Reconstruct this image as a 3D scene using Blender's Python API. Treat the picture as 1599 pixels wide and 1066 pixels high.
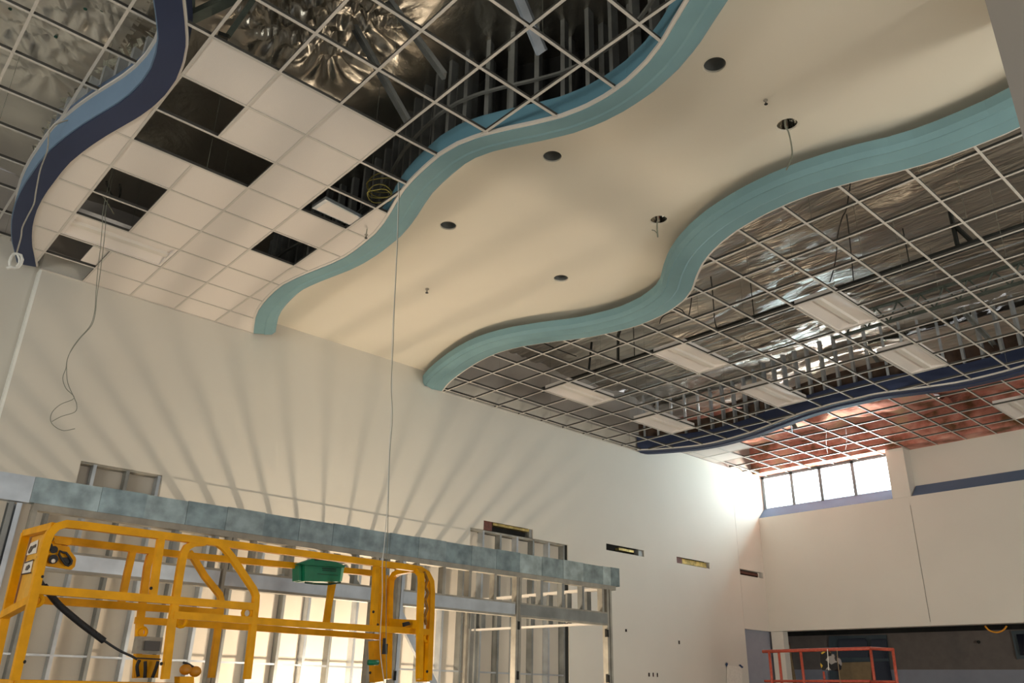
import bpy, bmesh, math, random
import numpy as np
from mathutils import Vector, Matrix, noise
random.seed(7)
for o in list(bpy.data.objects): bpy.data.objects.remove(o)
sc=bpy.context.scene; COL=sc.collection
# plan units: 1 unit = height of the suspended grid above the eye (4.88 m); eye is 1.6 m above the floor
S=4.88; EYE=1.6
def W(x,y,z): return Vector((x*S,y*S,z*S+EYE))
# ---------------------------------------------------------------- camera
cd=bpy.data.cameras.new('camera'); cam=bpy.data.objects.new('camera',cd); COL.objects.link(cam)
RR=[[0.7399119, -0.6723389, 0.022153], [-0.280055, -0.2779256, 0.9188724], [0.6116368, 0.6860887, 0.3939324]]
m=Matrix(((RR[0][0],RR[1][0],-RR[2][0]),(RR[0][1],RR[1][1],-RR[2][1]),(RR[0][2],RR[1][2],-RR[2][2]))).to_4x4()
m.translation=Vector((0,0,EYE)); cam.matrix_world=m
cd.sensor_width=36; cd.lens=28.4115; cd.clip_start=.05; cd.clip_end=200
sc.camera=cam
# ---------------------------------------------------------------- light
sc.view_settings.view_transform='Standard'; sc.view_settings.look='None'
sc.view_settings.gamma=1; sc.view_settings.use_curve_mapping=False
sc.view_settings.exposure=0.25
wd=bpy.data.worlds.new('world'); sc.world=wd; wd.use_nodes=True
bg=wd.node_tree.nodes['Background']; bg.inputs[0].default_value=(.92,.95,1,1)
_n,_l=wd.node_tree.nodes,wd.node_tree.links     # overcast sky, much brighter on the sun's side (+X)
_tc=_n.new('ShaderNodeTexCoord'); _sp=_n.new('ShaderNodeSeparateXYZ'); _mr=_n.new('ShaderNodeMapRange')
_l.new(_tc.outputs['Generated'],_sp.inputs[0]); _l.new(_sp.outputs[0],_mr.inputs[0])
_mr.inputs['From Min'].default_value=.66; _mr.inputs['From Max'].default_value=.80
_mr.inputs['To Min'].default_value=.30; _mr.inputs['To Max'].default_value=6; _l.new(_mr.outputs[0],bg.inputs[1])
def area(name,loc,target,sx,sy,power,col,spread=180):
    l=bpy.data.lights.new(name,'AREA'); l.shape='RECTANGLE'; l.size=sx; l.size_y=sy; l.energy=power; l.color=col
    l.spread=math.radians(spread)
    o=bpy.data.objects.new(name,l); COL.objects.link(o); o.location=loc
    o.rotation_euler=(Vector(target)-Vector(loc)).to_track_quat('-Z','Y').to_euler(); return o
# daylight behind the far clerestory window
area('window_daylight',W(4.02,1.92,.99),W(1.5,1.92,.62),3.4,1.2,400,(.70,.93,1))
area('insulation_fill',W(4.35,1.9,.62),W(3.3,1.9,1.22),3.2,1.6,1700,(1,.86,.72))  # unseen fill added low outside the window to brighten the insulation
# added fill lights behind and beside the camera, from no seen source
area('rear_fill',W(-2.0,.35,-.12),W(1.9,.75,.62),6,3.2,520,(1,.95,.83))
area('side_fill',W(1.5,-1.35,.0),W(3.3,1.3,.80),5,3,500,(1,.97,.87))  # second added fill, brightens the far wall
# work light standing in the unfinished room, and its lamp
pl=bpy.data.lights.new('work_lamp','POINT'); pl.energy=320; pl.color=(1,.81,.60); pl.shadow_soft_size=.15
po=bpy.data.objects.new('work_lamp',pl); COL.objects.link(po); po.location=W(1.30,1.98,-.13)
# ---------------------------------------------------------------- materials
def new_mat(name):
    mt=bpy.data.materials.new(name); mt.use_nodes=True
    return mt, mt.node_tree.nodes, mt.node_tree.links, mt.node_tree.nodes['Principled BSDF']
def mat(name,col,rough=.6,metal=0,var=.06,scale=6,bump=.0,bscale=60,stretch=(1,1,1),spec=.5,col2=None,detail=4):
    mt,n,l,b=new_mat(name)
    b.inputs['Roughness'].default_value=rough; b.inputs['Metallic'].default_value=metal
    b.inputs['Specular IOR Level'].default_value=spec
    tc=n.new('ShaderNodeTexCoord'); mp=n.new('ShaderNodeMapping'); mp.inputs['Scale'].default_value=stretch
    l.new(tc.outputs['Object'],mp.inputs[0])
    nz=n.new('ShaderNodeTexNoise'); nz.inputs['Scale'].default_value=scale; nz.inputs['Detail'].default_value=detail
    l.new(mp.outputs[0],nz.inputs['Vector'])
    cr=n.new('ShaderNodeValToRGB')
    c2=col2 or tuple(min(1,c*(1+var)) for c in col); c1=col if col2 else tuple(c*(1-var) for c in col)
    cr.color_ramp.elements[0].color=(*c1,1); cr.color_ramp.elements[1].color=(*c2,1)
    cr.color_ramp.elements[0].position=.35; cr.color_ramp.elements[1].position=.65
    l.new(nz.outputs['Fac'],cr.inputs[0]); l.new(cr.outputs[0],b.inputs['Base Color'])
    if bump:
        n2=n.new('ShaderNodeTexNoise'); n2.inputs['Scale'].default_value=bscale; n2.inputs['Detail'].default_value=5
        l.new(mp.outputs[0],n2.inputs['Vector'])
        bp=n.new('ShaderNodeBump'); bp.inputs['Strength'].default_value=bump; bp.inputs['Distance'].default_value=.02
        l.new(n2.outputs['Fac'],bp.inputs['Height']); l.new(bp.outputs[0],b.inputs['Normal'])
    return mt
M_wall=mat('painted_drywall',(.68,.648,.575),.85,var=.02,scale=.8,bump=.04,bscale=90)
M_cream=mat('cream_gypsum',(.76,.71,.60),.85,var=.015,scale=.6,bump=.03,bscale=90)
M_white=mat('fresh_drywall',(.68,.62,.53),.9,var=.03,scale=1.5)
M_board=mat('raw_gypsum_board',(.40,.37,.34),.95,var=.08,scale=1.3)
M_teal=mat('teal_paint',(.195,.34,.375),.6,var=.04,scale=2,spec=.3)
M_tealb=mat('teal_paint_upper',(.13,.29,.38),.7,var=.04,scale=2,spec=.3)
M_navy=mat('navy_paint',(.032,.045,.098),.6,var=.05,scale=2,spec=.3)
M_blue=mat('light_blue_riser',(.19,.29,.42),.7,var=.03,scale=2,spec=.3)  # paler blue than the navy band, for its riser
M_sill=mat('slate_blue_paint',(.12,.18,.29),.7,var=.04,scale=2,spec=.3)
M_trim=mat('off_white_enamel',(.70,.66,.60),.5,var=.02)
M_tee=mat('grid_enamel',(.60,.57,.52),.45,var=.03)
M_tile=mat('mineral_fibre',(.76,.71,.66),.95,var=.02,scale=120,bump=.12,bscale=150)
M_fix=mat('fixture_enamel',(.78,.73,.69),.4,var=.01)
M_galv=mat('galvanised_steel',(.34,.38,.39),.42,.75,var=.25,scale=5,bump=.1,bscale=14,detail=6)
M_galvd=mat('galvanised_stud',(.27,.28,.27),.5,.55,var=.2,scale=3,bump=.05)
M_galvl=mat('galvanised_bright',(.52,.56,.60),.38,.7,var=.12,scale=4)
M_track=mat('zinc_track',(.36,.34,.29),.6,.4,var=.15,scale=6)
M_dark=mat('black_iron',(.02,.022,.02),.55,.3,var=.2)
M_steel=mat('primed_joist_steel',(.10,.12,.10),.6,.3,var=.2)
M_brown=mat('brown_sheathing',(.085,.052,.036),.9,var=.3,scale=4)
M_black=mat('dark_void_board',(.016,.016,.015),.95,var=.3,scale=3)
M_yel=mat('yellow_machine_paint',(.80,.36,.0),.5,spec=.2,var=.1,scale=8,bump=.02)
M_yel2=mat('yellow_label_panel',(.78,.42,.05),.5,var=.06,scale=20)
M_red=mat('worn_red_paint',(.42,.055,.03),.55,var=.1,scale=30,col2=(.50,.10,.055))
M_rub=mat('black_rubber',(.012,.012,.014),.6,var=.2)
M_green=mat('green_plastic',(.004,.20,.095),.4,var=.1,scale=12)
M_greend=mat('dark_green_print',(.004,.055,.03),.6)
M_greenl=mat('pale_green_plastic',(.25,.62,.42),.4)
M_grey=mat('weathered_grey_plastic',(.36,.33,.27),.7,var=.1,scale=30)
M_greyd=mat('dark_grey_plastic',(.09,.085,.08),.6)
M_red2=mat('red_plastic',(.35,.02,.015),.4)
M_orange=mat('orange_cup',(.62,.25,.01),.45)
M_paper=mat('paper',(.78,.74,.66),.9,var=.05,scale=20)
M_tape=mat('blue_tape',(.02,.05,.14),.7)
M_wire=mat('white_cable',(.72,.72,.68),.5)
M_wireg=mat('grey_green_wire',(.22,.23,.18),.5)
M_wirey=mat('yellow_cable',(.38,.33,.08),.5)
M_conc=mat('concrete',(.58,.545,.49),.8,var=.1,scale=1.5,bump=.1,bscale=20)
M_tan=mat('tan_board',(.30,.21,.11),.85,var=.08,scale=8)
M_slate=mat('slate_door_frame',(.06,.085,.10),.55,var=.05)
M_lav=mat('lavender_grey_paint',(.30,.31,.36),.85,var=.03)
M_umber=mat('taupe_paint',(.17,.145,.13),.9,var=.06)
M_glass=mat('dark_door_glass',(.008,.010,.02),.12,0,var=.1)
M_gold=mat('brassy_duct_metal',(.62,.50,.20),.35,.8,var=.3,scale=9)
M_redbrown=mat('red_primed_steel',(.12,.035,.02),.6,var=.2,scale=20)
M_skin=mat('window_frame_grey',(.16,.19,.21),.5)
def foil(name,stretch,rough,scale=3.0,base=(.56,.53,.48),bs=.6):
    mt,n,l,b=new_mat(name)
    b.inputs['Metallic'].default_value=1; b.inputs['Roughness'].default_value=rough
    b.inputs['Base Color'].default_value=(*base,1)
    tc=n.new('ShaderNodeTexCoord'); mp=n.new('ShaderNodeMapping'); mp.inputs['Scale'].default_value=stretch
    l.new(tc.outputs['Object'],mp.inputs[0])
    nz=n.new('ShaderNodeTexNoise'); nz.inputs['Scale'].default_value=scale; nz.inputs['Detail'].default_value=6
    nz.inputs['Distortion'].default_value=.8; l.new(mp.outputs[0],nz.inputs['Vector'])
    n2=n.new('ShaderNodeTexNoise'); n2.inputs['Scale'].default_value=scale*5; n2.inputs['Detail'].default_value=4
    l.new(mp.outputs[0],n2.inputs['Vector'])
    ad=n.new('ShaderNodeMath'); ad.operation='MULTIPLY_ADD'; ad.inputs[1].default_value=.25
    l.new(n2.outputs['Fac'],ad.inputs[0]); l.new(nz.outputs['Fac'],ad.inputs[2])
    bp=n.new('ShaderNodeBump'); bp.inputs['Strength'].default_value=bs; bp.inputs['Distance'].default_value=.12
    l.new(ad.outputs[0],bp.inputs['Height']); l.new(bp.outputs[0],b.inputs['Normal'])
    return mt
M_foilR=foil('silver_foil_facing',(2.2,.28,1),.30,2.4,(.56,.53,.48),.95)
M_foilL=foil('silver_foil_pinned',(1,1,1),.34,1.7,(.50,.48,.43),.26)
def pink():
    mt,n,l,b=new_mat('pink_fibreglass'); b.inputs['Roughness'].default_value=.95
    tc=n.new('ShaderNodeTexCoord'); nz=n.new('ShaderNodeTexNoise'); nz.inputs['Scale'].default_value=1.6; nz.inputs['Detail'].default_value=6
    l.new(tc.outputs['Object'],nz.inputs['Vector']); cr=n.new('ShaderNodeValToRGB')
    e=cr.color_ramp.elements; e[0].position=.36; e[0].color=(.16,.085,.04,1); e[1].position=.70; e[1].color=(.60,.40,.26,1)
    k=e.new(.47); k.color=(.50,.20,.15,1); k=e.new(.58); k.color=(.64,.34,.27,1)
    l.new(nz.outputs['Fac'],cr.inputs[0]); l.new(cr.outputs[0],b.inputs['Base Color'])
    n2=n.new('ShaderNodeTexNoise'); n2.inputs['Scale'].default_value=9; l.new(tc.outputs['Object'],n2.inputs['Vector'])
    bp=n.new('ShaderNodeBump'); bp.inputs['Strength'].default_value=.6; bp.inputs['Distance'].default_value=.05
    l.new(n2.outputs['Fac'],bp.inputs['Height']); l.new(bp.outputs[0],b.inputs['Normal'])
    return mt
M_pink=pink()
def hazard():
    mt,n,l,b=new_mat('hazard_stripes'); tc=n.new('ShaderNodeTexCoord'); wv=n.new('ShaderNodeTexWave')
    wv.bands_direction='DIAGONAL'; wv.inputs['Scale'].default_value=1.25; l.new(tc.outputs['Object'],wv.inputs[0])
    cr=n.new('ShaderNodeValToRGB'); cr.color_ramp.interpolation='CONSTANT'
    cr.color_ramp.elements[0].color=(.01,.01,.01,1); cr.color_ramp.elements[1].position=.5; cr.color_ramp.elements[1].color=(.55,.42,.02,1)
    l.new(wv.outputs[0],cr.inputs[0]); l.new(cr.outputs[0],b.inputs['Base Color']); return mt
M_haz=hazard()
def bagmat():
    mt,n,l,b=new_mat('patterned_bag_cloth'); tc=n.new('ShaderNodeTexCoord'); v=n.new('ShaderNodeTexVoronoi'); v.inputs['Scale'].default_value=9
    l.new(tc.outputs['Object'],v.inputs['Vector']); sp=n.new('ShaderNodeSeparateColor'); l.new(v.outputs['Color'],sp.inputs[0])
    cr=n.new('ShaderNodeValToRGB'); cr.color_ramp.interpolation='CONSTANT'; e=cr.color_ramp.elements
    e[0].color=(.012,.012,.014,1); e[1].position=.62; e[1].color=(.30,.28,.27,1); k=e.new(.78); k.color=(.55,.36,.04,1); k=e.new(.88); k.color=(.01,.01,.012,1)
    l.new(sp.outputs[0],cr.inputs[0]); l.new(cr.outputs[0],b.inputs['Base Color']); b.inputs['Roughness'].default_value=.8; return mt
M_bag=bagmat()
# ---------------------------------------------------------------- builders
ORG={}
class MB:
    def __init__(s): s.v=[]; s.f=[]
    def add(s,vs,fs):
        b=len(s.v); s.v+= [Vector(v) for v in vs]; s.f+=[tuple(b+i for i in f) for f in fs]; return s
    def box(s,a,b):   # opposite corners in metres
        x0,x1=sorted((a[0],b[0]));y0,y1=sorted((a[1],b[1]));z0,z1=sorted((a[2],b[2]))
        return s.add([(x0,y0,z0),(x1,y0,z0),(x1,y1,z0),(x0,y1,z0),(x0,y0,z1),(x1,y0,z1),(x1,y1,z1),(x0,y1,z1)],
          [(0,3,2,1),(4,5,6,7),(0,1,5,4),(1,2,6,5),(2,3,7,6),(3,0,4,7)])
    def pbox(s,x0,x1,y0,y1,z0,z1): return s.box(W(x0,y0,z0),W(x1,y1,z1))   # in plan units
    def prism(s,poly,d):  # polygon (list of 3D points) extruded by the vector d
        n=len(poly); d=Vector(d); P=[Vector(p) for p in poly]; vs=P+[p+d for p in P]
        nrm=(P[1]-P[0]).cross(P[2]-P[1])
        fs=[tuple(range(n-1,-1,-1)),tuple(range(n,2*n))]+[(i,(i+1)%n,n+(i+1)%n,n+i) for i in range(n)]
        return s.add(vs,fs)
    def tube(s,pts,r,n=8,square=False,up=None,closed=False,cap=True):
        P=[Vector(p) for p in pts]; P=[p for i,p in enumerate(P) if i==0 or (p-P[i-1]).length>1e-5]
        N=len(P)
        def tan(i):
            if closed: return (P[(i+1)%N]-P[i-1]).normalized()
            a=P[min(i+1,N-1)]-P[max(i-1,0)]
            return a.normalized()
        t=tan(0); u=Vector(up) if up else (Vector((0,0,1)) if abs(t.z)<.9 else Vector((0,1,0)))
        vs=[];k=4 if square else n
        for i in range(N):
            t=tan(i); u=(u-t*u.dot(t))
            if u.length<1e-4: u=t.orthogonal()
            u.normalize(); w=t.cross(u)
            rr=r
            if square and 0<i<N-1:
                c=(P[i]-P[i-1]).normalized().dot((P[i+1]-P[i]).normalized()); rr=r
            for j in range(k):
                a=2*math.pi*j/k+(math.pi/4 if square else 0); R_=rr*(1.3 if square else 1)
                vs.append(P[i]+u*math.cos(a)*R_+w*math.sin(a)*R_)
        fs=[]
        for i in range(N if closed else N-1):
            for j in range(k):
                a=i*k+j;b=i*k+(j+1)%k;i2=((i+1)%N)*k
                fs.append((a,b,i2+(j+1)%k,i2+j))
        if cap and not closed: fs+=[tuple(range(k-1,-1,-1)),tuple((N-1)*k+j for j in range(k))]
        return s.add(vs,fs)
    def beam(s,a,b,w,h,up=(0,0,1)):   # rectangular bar from a to b
        a=Vector(a);b=Vector(b);t=(b-a).normalized();u=Vector(up);u=(u-t*u.dot(t))
        if u.length<1e-4:u=t.orthogonal()
        u.normalize();v=t.cross(u);vs=[]
        for p in(a,b):
            for i,j in((-1,-1),(1,-1),(1,1),(-1,1)): vs.append(p+v*i*w/2+u*j*h/2)
        return s.add(vs,[(3,2,1,0),(4,5,6,7),(0,1,5,4),(1,2,6,5),(2,3,7,6),(3,0,4,7)])
    def channel(s,a,b,w,d,open_dir,th=.003):  # C stud from a to b; web width w, flange depth d, open towards open_dir
        a=Vector(a);b=Vector(b);t=(b-a).normalized();o=Vector(open_dir);o=(o-t*o.dot(t)).normalized();v=t.cross(o)
        s.beam(a,b,w,th,up=o)
        for k in(-1,1):
            c=v*k*(w/2-th/2)+o*d/2; s.beam(a+c,b+c,th,d,up=o)
        return s
    def ball(s,c,r,seg=12,ring=8,sc_=(1,1,1)):
        c=Vector(c);vs=[];fs=[]
        for i in range(ring+1):
            ph=math.pi*i/ring
            for j in range(seg):
                th=2*math.pi*j/seg; vs.append(c+Vector((math.sin(ph)*math.cos(th)*sc_[0],math.sin(ph)*math.sin(th)*sc_[1],math.cos(ph)*sc_[2]))*r)
        for i in range(ring):
            for j in range(seg): fs.append((i*seg+j,(i+1)*seg+j,(i+1)*seg+(j+1)%seg,i*seg+(j+1)%seg))
        return s.add(vs,fs)
    def lathe(s,c,prof,seg=24):  # prof [(r,z)]
        c=Vector(c);vs=[];fs=[];n=len(prof)
        for r,z in prof:
            for j in range(seg):
                th=2*math.pi*j/seg; vs.append(c+Vector((r*math.cos(th),r*math.sin(th),z)))
        for i in range(n-1):
            for j in range(seg): fs.append((i*seg+j,i*seg+(j+1)%seg,(i+1)*seg+(j+1)%seg,(i+1)*seg+j))
        return s.add(vs,fs)
    def build(s,name,m,parent=None,smooth=False):
        if parent is not None: org=ORG[parent.name]
        else:
            xs=[v.x for v in s.v];ys=[v.y for v in s.v];zs=[v.z for v in s.v]
            org=Vector(((min(xs)+max(xs))/2,(min(ys)+max(ys))/2,min(zs)))
        me=bpy.data.meshes.new(name); me.from_pydata([v-org for v in s.v],[],s.f)
        bm=bmesh.new();bm.from_mesh(me);bmesh.ops.remove_doubles(bm,verts=bm.verts,dist=1e-6)
        bmesh.ops.recalc_face_normals(bm,faces=bm.faces);bm.to_mesh(me);bm.free()
        if smooth:
            for p in me.polygons:p.use_smooth=True
        o=bpy.data.objects.new(name,me); COL.objects.link(o); me.materials.append(m)
        if parent is not None: o.parent=parent
        else: o.location=org
        ORG[o.name]=org
        return o
def tag(o,label=None,cat=None,group=None,kind=None):
    if label:o['label']=label
    if cat:o['category']=cat
    if group:o['group']=group
    if kind:o['kind']=kind
    return o
def thing(name,label,cat,loc,group=None):
    o=bpy.data.objects.new(name,None); COL.objects.link(o); o.location=loc; o.empty_display_size=.1
    ORG[o.name]=Vector(loc); return tag(o,label,cat,group)
def struct(mb,name,m,label=None,**k): return tag(mb.build(name,m,**k),label,None,None,'structure')
CURVE_Y0,CURVE_Y1=-0.500,2.300
CURVE_TL=[0.860,0.874,0.887,0.897,0.895,0.890,0.884,0.876,0.857,0.837,0.816,0.796,0.776,0.762,0.760,0.760,0.764,0.775,0.787,0.804,0.822,0.848,0.875,0.894,0.905,0.908,0.903,0.889,0.865,0.838,0.814,0.800,0.796,0.800,0.806,0.815,0.830,0.847,0.862,0.873,0.878,0.882,0.882,0.876,0.866,0.856,0.848,0.843,0.845,0.851,0.859,0.870,0.886,0.907,0.929,0.953]
CURVE_TR=[1.450,1.437,1.425,1.412,1.403,1.405,1.411,1.416,1.424,1.439,1.456,1.473,1.490,1.507,1.522,1.532,1.537,1.536,1.533,1.525,1.511,1.490,1.475,1.464,1.459,1.460,1.466,1.477,1.495,1.520,1.554,1.600,1.652,1.688,1.709,1.724,1.730,1.732,1.724,1.712,1.697,1.674,1.645,1.621,1.600,1.586,1.579,1.580,1.585,1.594,1.605,1.618,1.632,1.650,1.673,1.694]
CURVE_NL=[0.200,0.220,0.241,0.261,0.278,0.285,0.291,0.296,0.296,0.285,0.273,0.260,0.244,0.222,0.199,0.176,0.158,0.147,0.137,0.127,0.123,0.127,0.132,0.137,0.145,0.157,0.168,0.180,0.192,0.208,0.225,0.243,0.268,0.291,0.305,0.313,0.314,0.310,0.301,0.288,0.275,0.264,0.255,0.248,0.245,0.244,0.243,0.244,0.247,0.253,0.261,0.272,0.285,0.302,0.318,0.335]
CURVE_NR=[2.800,2.815,2.831,2.846,2.858,2.863,2.865,2.868,2.867,2.858,2.848,2.838,2.829,2.821,2.813,2.806,2.802,2.807,2.812,2.817,2.824,2.834,2.845,2.856,2.867,2.876,2.879,2.880,2.875,2.861,2.844,2.826,2.808,2.796,2.798,2.796,2.794,2.802,2.807,2.819,2.834,2.851,2.867,2.883,2.899,2.909,2.916,2.921,2.923,2.919,2.906,2.886,2.863,2.836,2.799,2.769]

YS=np.linspace(CURVE_Y0,CURVE_Y1,len(CURVE_TL))
def F(c): 
    a=np.array(c); return lambda y: float(np.interp(y,YS,a))
fTL,fTR,fNL,fNR=F(CURVE_TL),F(CURVE_TR),F(CURVE_NL),F(CURVE_NR)
YW=2.272     # long wall face
XW=3.77      # far wall face
def off(f,d):
    """offset curve: list of (x,y) at distance d from x=f(y)"""
    out=[]
    for y in np.linspace(-.5,2.262,150):
        g=(f(y+.012)-f(y-.012))/.024; n=math.hypot(1,g); out.append((f(y)+d/n, y-d*g/n))
    return out
def foff(f,d):
    p=sorted(off(f,d),key=lambda t:t[1]); a=[t[0] for t in p]; b=[t[1] for t in p]
    return lambda y: float(np.interp(y,b,a))
# ---------------------------------------------------------------- structure
fl=MB().pbox(-2.2,5.4,-1.6,3.4,-EYE/S-.03,-EYE/S); struct(fl,'floor',M_conc)
FZ=-EYE/S; RZ=1.25
# long wall, front skin cut out around the unfinished bay and the openings
holes=[(.30,2.352,FZ,.452),(.541,.751,.452,.516),(1.847,2.347,.452,.526),(1.909,2.157,.526,.560),
       (2.576,2.822,.534,.561),(3.051,3.301,.534,.562),(3.552,3.755,.534,.562)]
def cutwall(x0,x1,z0,z1,y0,y1,holes):
    xs=sorted({x0,x1,*[h[0] for h in holes],*[h[1] for h in holes]});zs=sorted({z0,z1,*[h[2] for h in holes],*[h[3] for h in holes]})
    xs=[x for x in xs if x0<=x<=x1];zs=[z for z in zs if z0<=z<=z1];mb=MB()
    solid=lambda i,k: 0<=i<len(xs)-1 and 0<=k<len(zs)-1 and not any(h[0]<=(xs[i]+xs[i+1])/2<=h[1] and h[2]<=(zs[k]+zs[k+1])/2<=h[3] for h in holes)
    for i in range(len(xs)-1):
        for k in range(len(zs)-1):
            if not solid(i,k): continue
            a,b,c,d=xs[i],xs[i+1],zs[k],zs[k+1]
            for y in (y0,y1): mb.add([W(a,y,c),W(b,y,c),W(b,y,d),W(a,y,d)],[(0,1,2,3)])
            if not solid(i-1,k): mb.add([W(a,y0,c),W(a,y1,c),W(a,y1,d),W(a,y0,d)],[(0,1,2,3)])
            if not solid(i+1,k): mb.add([W(b,y0,c),W(b,y1,c),W(b,y1,d),W(b,y0,d)],[(0,1,2,3)])
            if not solid(i,k-1): mb.add([W(a,y0,c),W(b,y0,c),W(b,y1,c),W(a,y1,c)],[(0,1,2,3)])
            if not solid(i,k+1): mb.add([W(a,y0,d),W(b,y0,d),W(b,y1,d),W(a,y1,d)],[(0,1,2,3)])
    return mb
mb=cutwall(.338,3.5512,FZ,1.06,YW,YW+.0035,holes)
struct(mb,'wall_left',M_wall)
struct(MB().pbox(3.55,4.2,YW,YW+.03,.284,1.075),'wall_left.001',M_wall)   # replaced below by a cut version
bpy.data.objects.remove(bpy.data.objects['wall_left.001'])
mb=cutwall(3.551,3.84,.284,1.075,YW-.0008,YW+.02,[h for h in holes if h[0]>3.5])
struct(mb,'wall_left.001',M_wall)
struct(MB().pbox(-1.2,.338,2.303,2.33,FZ,1.075).pbox(.334,.338,YW,2.303,FZ,1.06),'wall_left.002',M_wall)
M_litreturn=mat('lit_return_white',(.92,.93,.88),.5,var=.01)  # light on the wall return put into the near-white of an added strip
struct(MB().pbox(.3325,.3385,YW-.0006,2.302,FZ,.998),'lit_return_strip',M_litreturn,'bright white strip painted as the lit return on the jog of the long wall')
# upper, unpainted part of the long wall above the grid
struct(MB().pbox(.25,3.84,YW+.004,YW+.02,1.06,RZ+.01).pbox(-1.2,.25,2.304,2.32,1.075,RZ+.01),'wall_left.003',M_board)
# board on the far side of the studs
struct(MB().pbox(.30,3.9,YW+.034,YW+.04,FZ,.60),'wall_back',M_white)
# lower alcove beside the far wall
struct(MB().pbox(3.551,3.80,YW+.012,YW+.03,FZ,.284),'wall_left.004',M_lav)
# far wall: lower bulkhead, sloped sills, pier, recess
fw=MB()
fw.pbox(XW,XW+.055,.2,YW+.02,.284,.838)
struct(fw,'wall_far',M_wall)
sl=MB()
for ya,yb in ((1.575,YW),(.2,1.485)):
    sl.prism([W(XW,ya,.838),W(XW+.075,ya,.838),W(XW+.075,ya,.90),W(XW+.06,ya,.893)],W(0,yb-ya,0)-W(0,0,0))
struct(sl,'trim_1',M_sill,'sloped slate blue sills under the clerestory')
struct(MB().pbox(XW-.002,XW+.12,1.490,1.572,.838,1.10),'wall_far.001',M_wall)   # pier
struct(MB().pbox(XW+.065,XW+.09,.2,1.49,.85,1.10),'wall_far.002',M_wall)
struct(MB().pbox(XW-.02,XW+.12,.2,YW+.02,1.066,RZ),'wall_far.003',M_pink)
struct(MB().pbox(XW,XW+.003,1.50-.001,1.50+.001,.30,.80),'trim_2',M_umber)    # fine seam on the far wall
struct(MB().pbox(XW-.01,XW+.12,-1.6,.2,FZ,RZ+.04).pbox(XW+.12,4.64,.15,.2,FZ,RZ),'wall_far.005',M_wall)
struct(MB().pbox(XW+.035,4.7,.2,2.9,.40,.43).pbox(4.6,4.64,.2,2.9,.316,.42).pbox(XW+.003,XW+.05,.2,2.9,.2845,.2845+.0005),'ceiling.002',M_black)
# clerestory window
wn=tag(bpy.data.objects.new('window_1',None),None,None,None,'structure');COL.objects.link(wn);wn.location=W(XW+.06,1.9,.89);ORG['window_1']=wn.location.copy()
fr=MB(); xa,xb=XW+.058,XW+.072
for yy in (2.262,2.096,1.940,1.768,1.582): fr.pbox(xa,xb,yy-.008,yy+.008,.89,1.062)
fr.pbox(xa,xb,1.575,2.27,1.052,1.066).pbox(xa,xb,1.575,2.27,.887,.893)
fr.build('window_frame',M_skin,wn)
# low back room under the bulkhead
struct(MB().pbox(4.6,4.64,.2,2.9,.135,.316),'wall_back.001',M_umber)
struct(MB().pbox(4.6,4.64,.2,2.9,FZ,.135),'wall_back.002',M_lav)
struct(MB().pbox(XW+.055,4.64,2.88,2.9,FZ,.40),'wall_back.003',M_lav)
struct(MB().pbox(XW+.004,XW+.05,2.205,YW-.004,FZ,.283),'wall_far.004',M_wall)   # corner pier under the bulkhead
# column at the right edge
struct(MB().pbox(1.165,1.30,-.30,.2205,FZ,1.0578),'wall_right',mat('grey_taupe_paint',(.36,.33,.30),.85,var=.02,scale=1))
# cream gypsum cloud between the teal bands, with round cut-outs for cans
def strip(f0,f1,ya,yb,z0,z1,n=110):
    mb=MB();vs=[];fs=[]
    yy=np.linspace(ya,yb,n)
    for y in yy:
        a,b=f0(y),f1(y); vs+=[W(a,y,z0),W(b,y,z0),W(b,y,z1),W(a,y,z1)]
    for i in range(n-1):
        k=i*4
        for j in range(4): fs.append((k+j,k+(j+1)%4,k+4+(j+1)%4,k+4+j))
    fs+=[(3,2,1,0),tuple(4*(n-1)+j for j in range(4))]
    return mb.add(vs,fs)
fTLb=foff(fTL,.052); fTRb=foff(fTR,-.022)
cl=struct(strip(fTLb,fTRb,-.35,YW,1.058,1.062),'ceiling',M_cream)
CANS=[(1.040,.626,0),(1.022,1.030,0),(1.037,1.413,0),(1.438,1.413,0),(1.288,.625,1),(1.390,1.031,1)]
cut=MB()
for x,y,_ in CANS: cut.lathe(W(x,y,1.05),[(.0001,0),(.098,0),(.098,.10),(.0001,.10)],32)
co=cut.build('cutter',M_cream)
md=cl.modifiers.new('b','BOOLEAN');md.object=co;md.operation='DIFFERENCE';md.solver='EXACT'
bpy.context.view_layer.update(); dg=bpy.context.evaluated_depsgraph_get()
nm=bpy.data.meshes.new_from_object(cl.evaluated_get(dg)); cl.modifiers.clear(); cl.data=nm
bpy.data.objects.remove(co)
M_mirror=mat('bright_reflector',(.75,.73,.68),.12,1,var=.02)
LC=['dark open downlight hole in the cream ceiling nearest the top of the photo','dark open downlight hole in the cream ceiling, middle of the left row of three',
 'dark open downlight hole in the cream ceiling, lowest of the left row of three','small dark downlight hole in the cream ceiling near the middle bend of the teal band',
 'bright downlight can with a long dangling cable, close to the right teal band','bright downlight can with a short dangling wire stub in the cream ceiling']
for (x,y,b),lb in zip(CANS,LC):
    c=W(x,y,1.058); t=thing('recessed_downlight',lb,'ceiling light',c,'recessed downlight openings in the cream ceiling')
    MB().lathe(c,[(.099,.002),(.112,-.003),(.112,.0),(.099,.003)],32).build('trim_ring',M_cream,t)
    MB().lathe(c,[(.097,.02),(.095,.20),(.0005,.20)],28).build('can',M_mirror if b else M_galvd,t,smooth=True)
    MB().box(c+Vector((-.075,-.01,.06)),c+Vector((-.045,.02,.19))).build('bracket',M_dark,t)
    if b:
        MB().box(c+Vector((.0,-.05,.05)),c+Vector((.025,-.03,.19))).build('bracket',M_dark,t)
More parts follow.
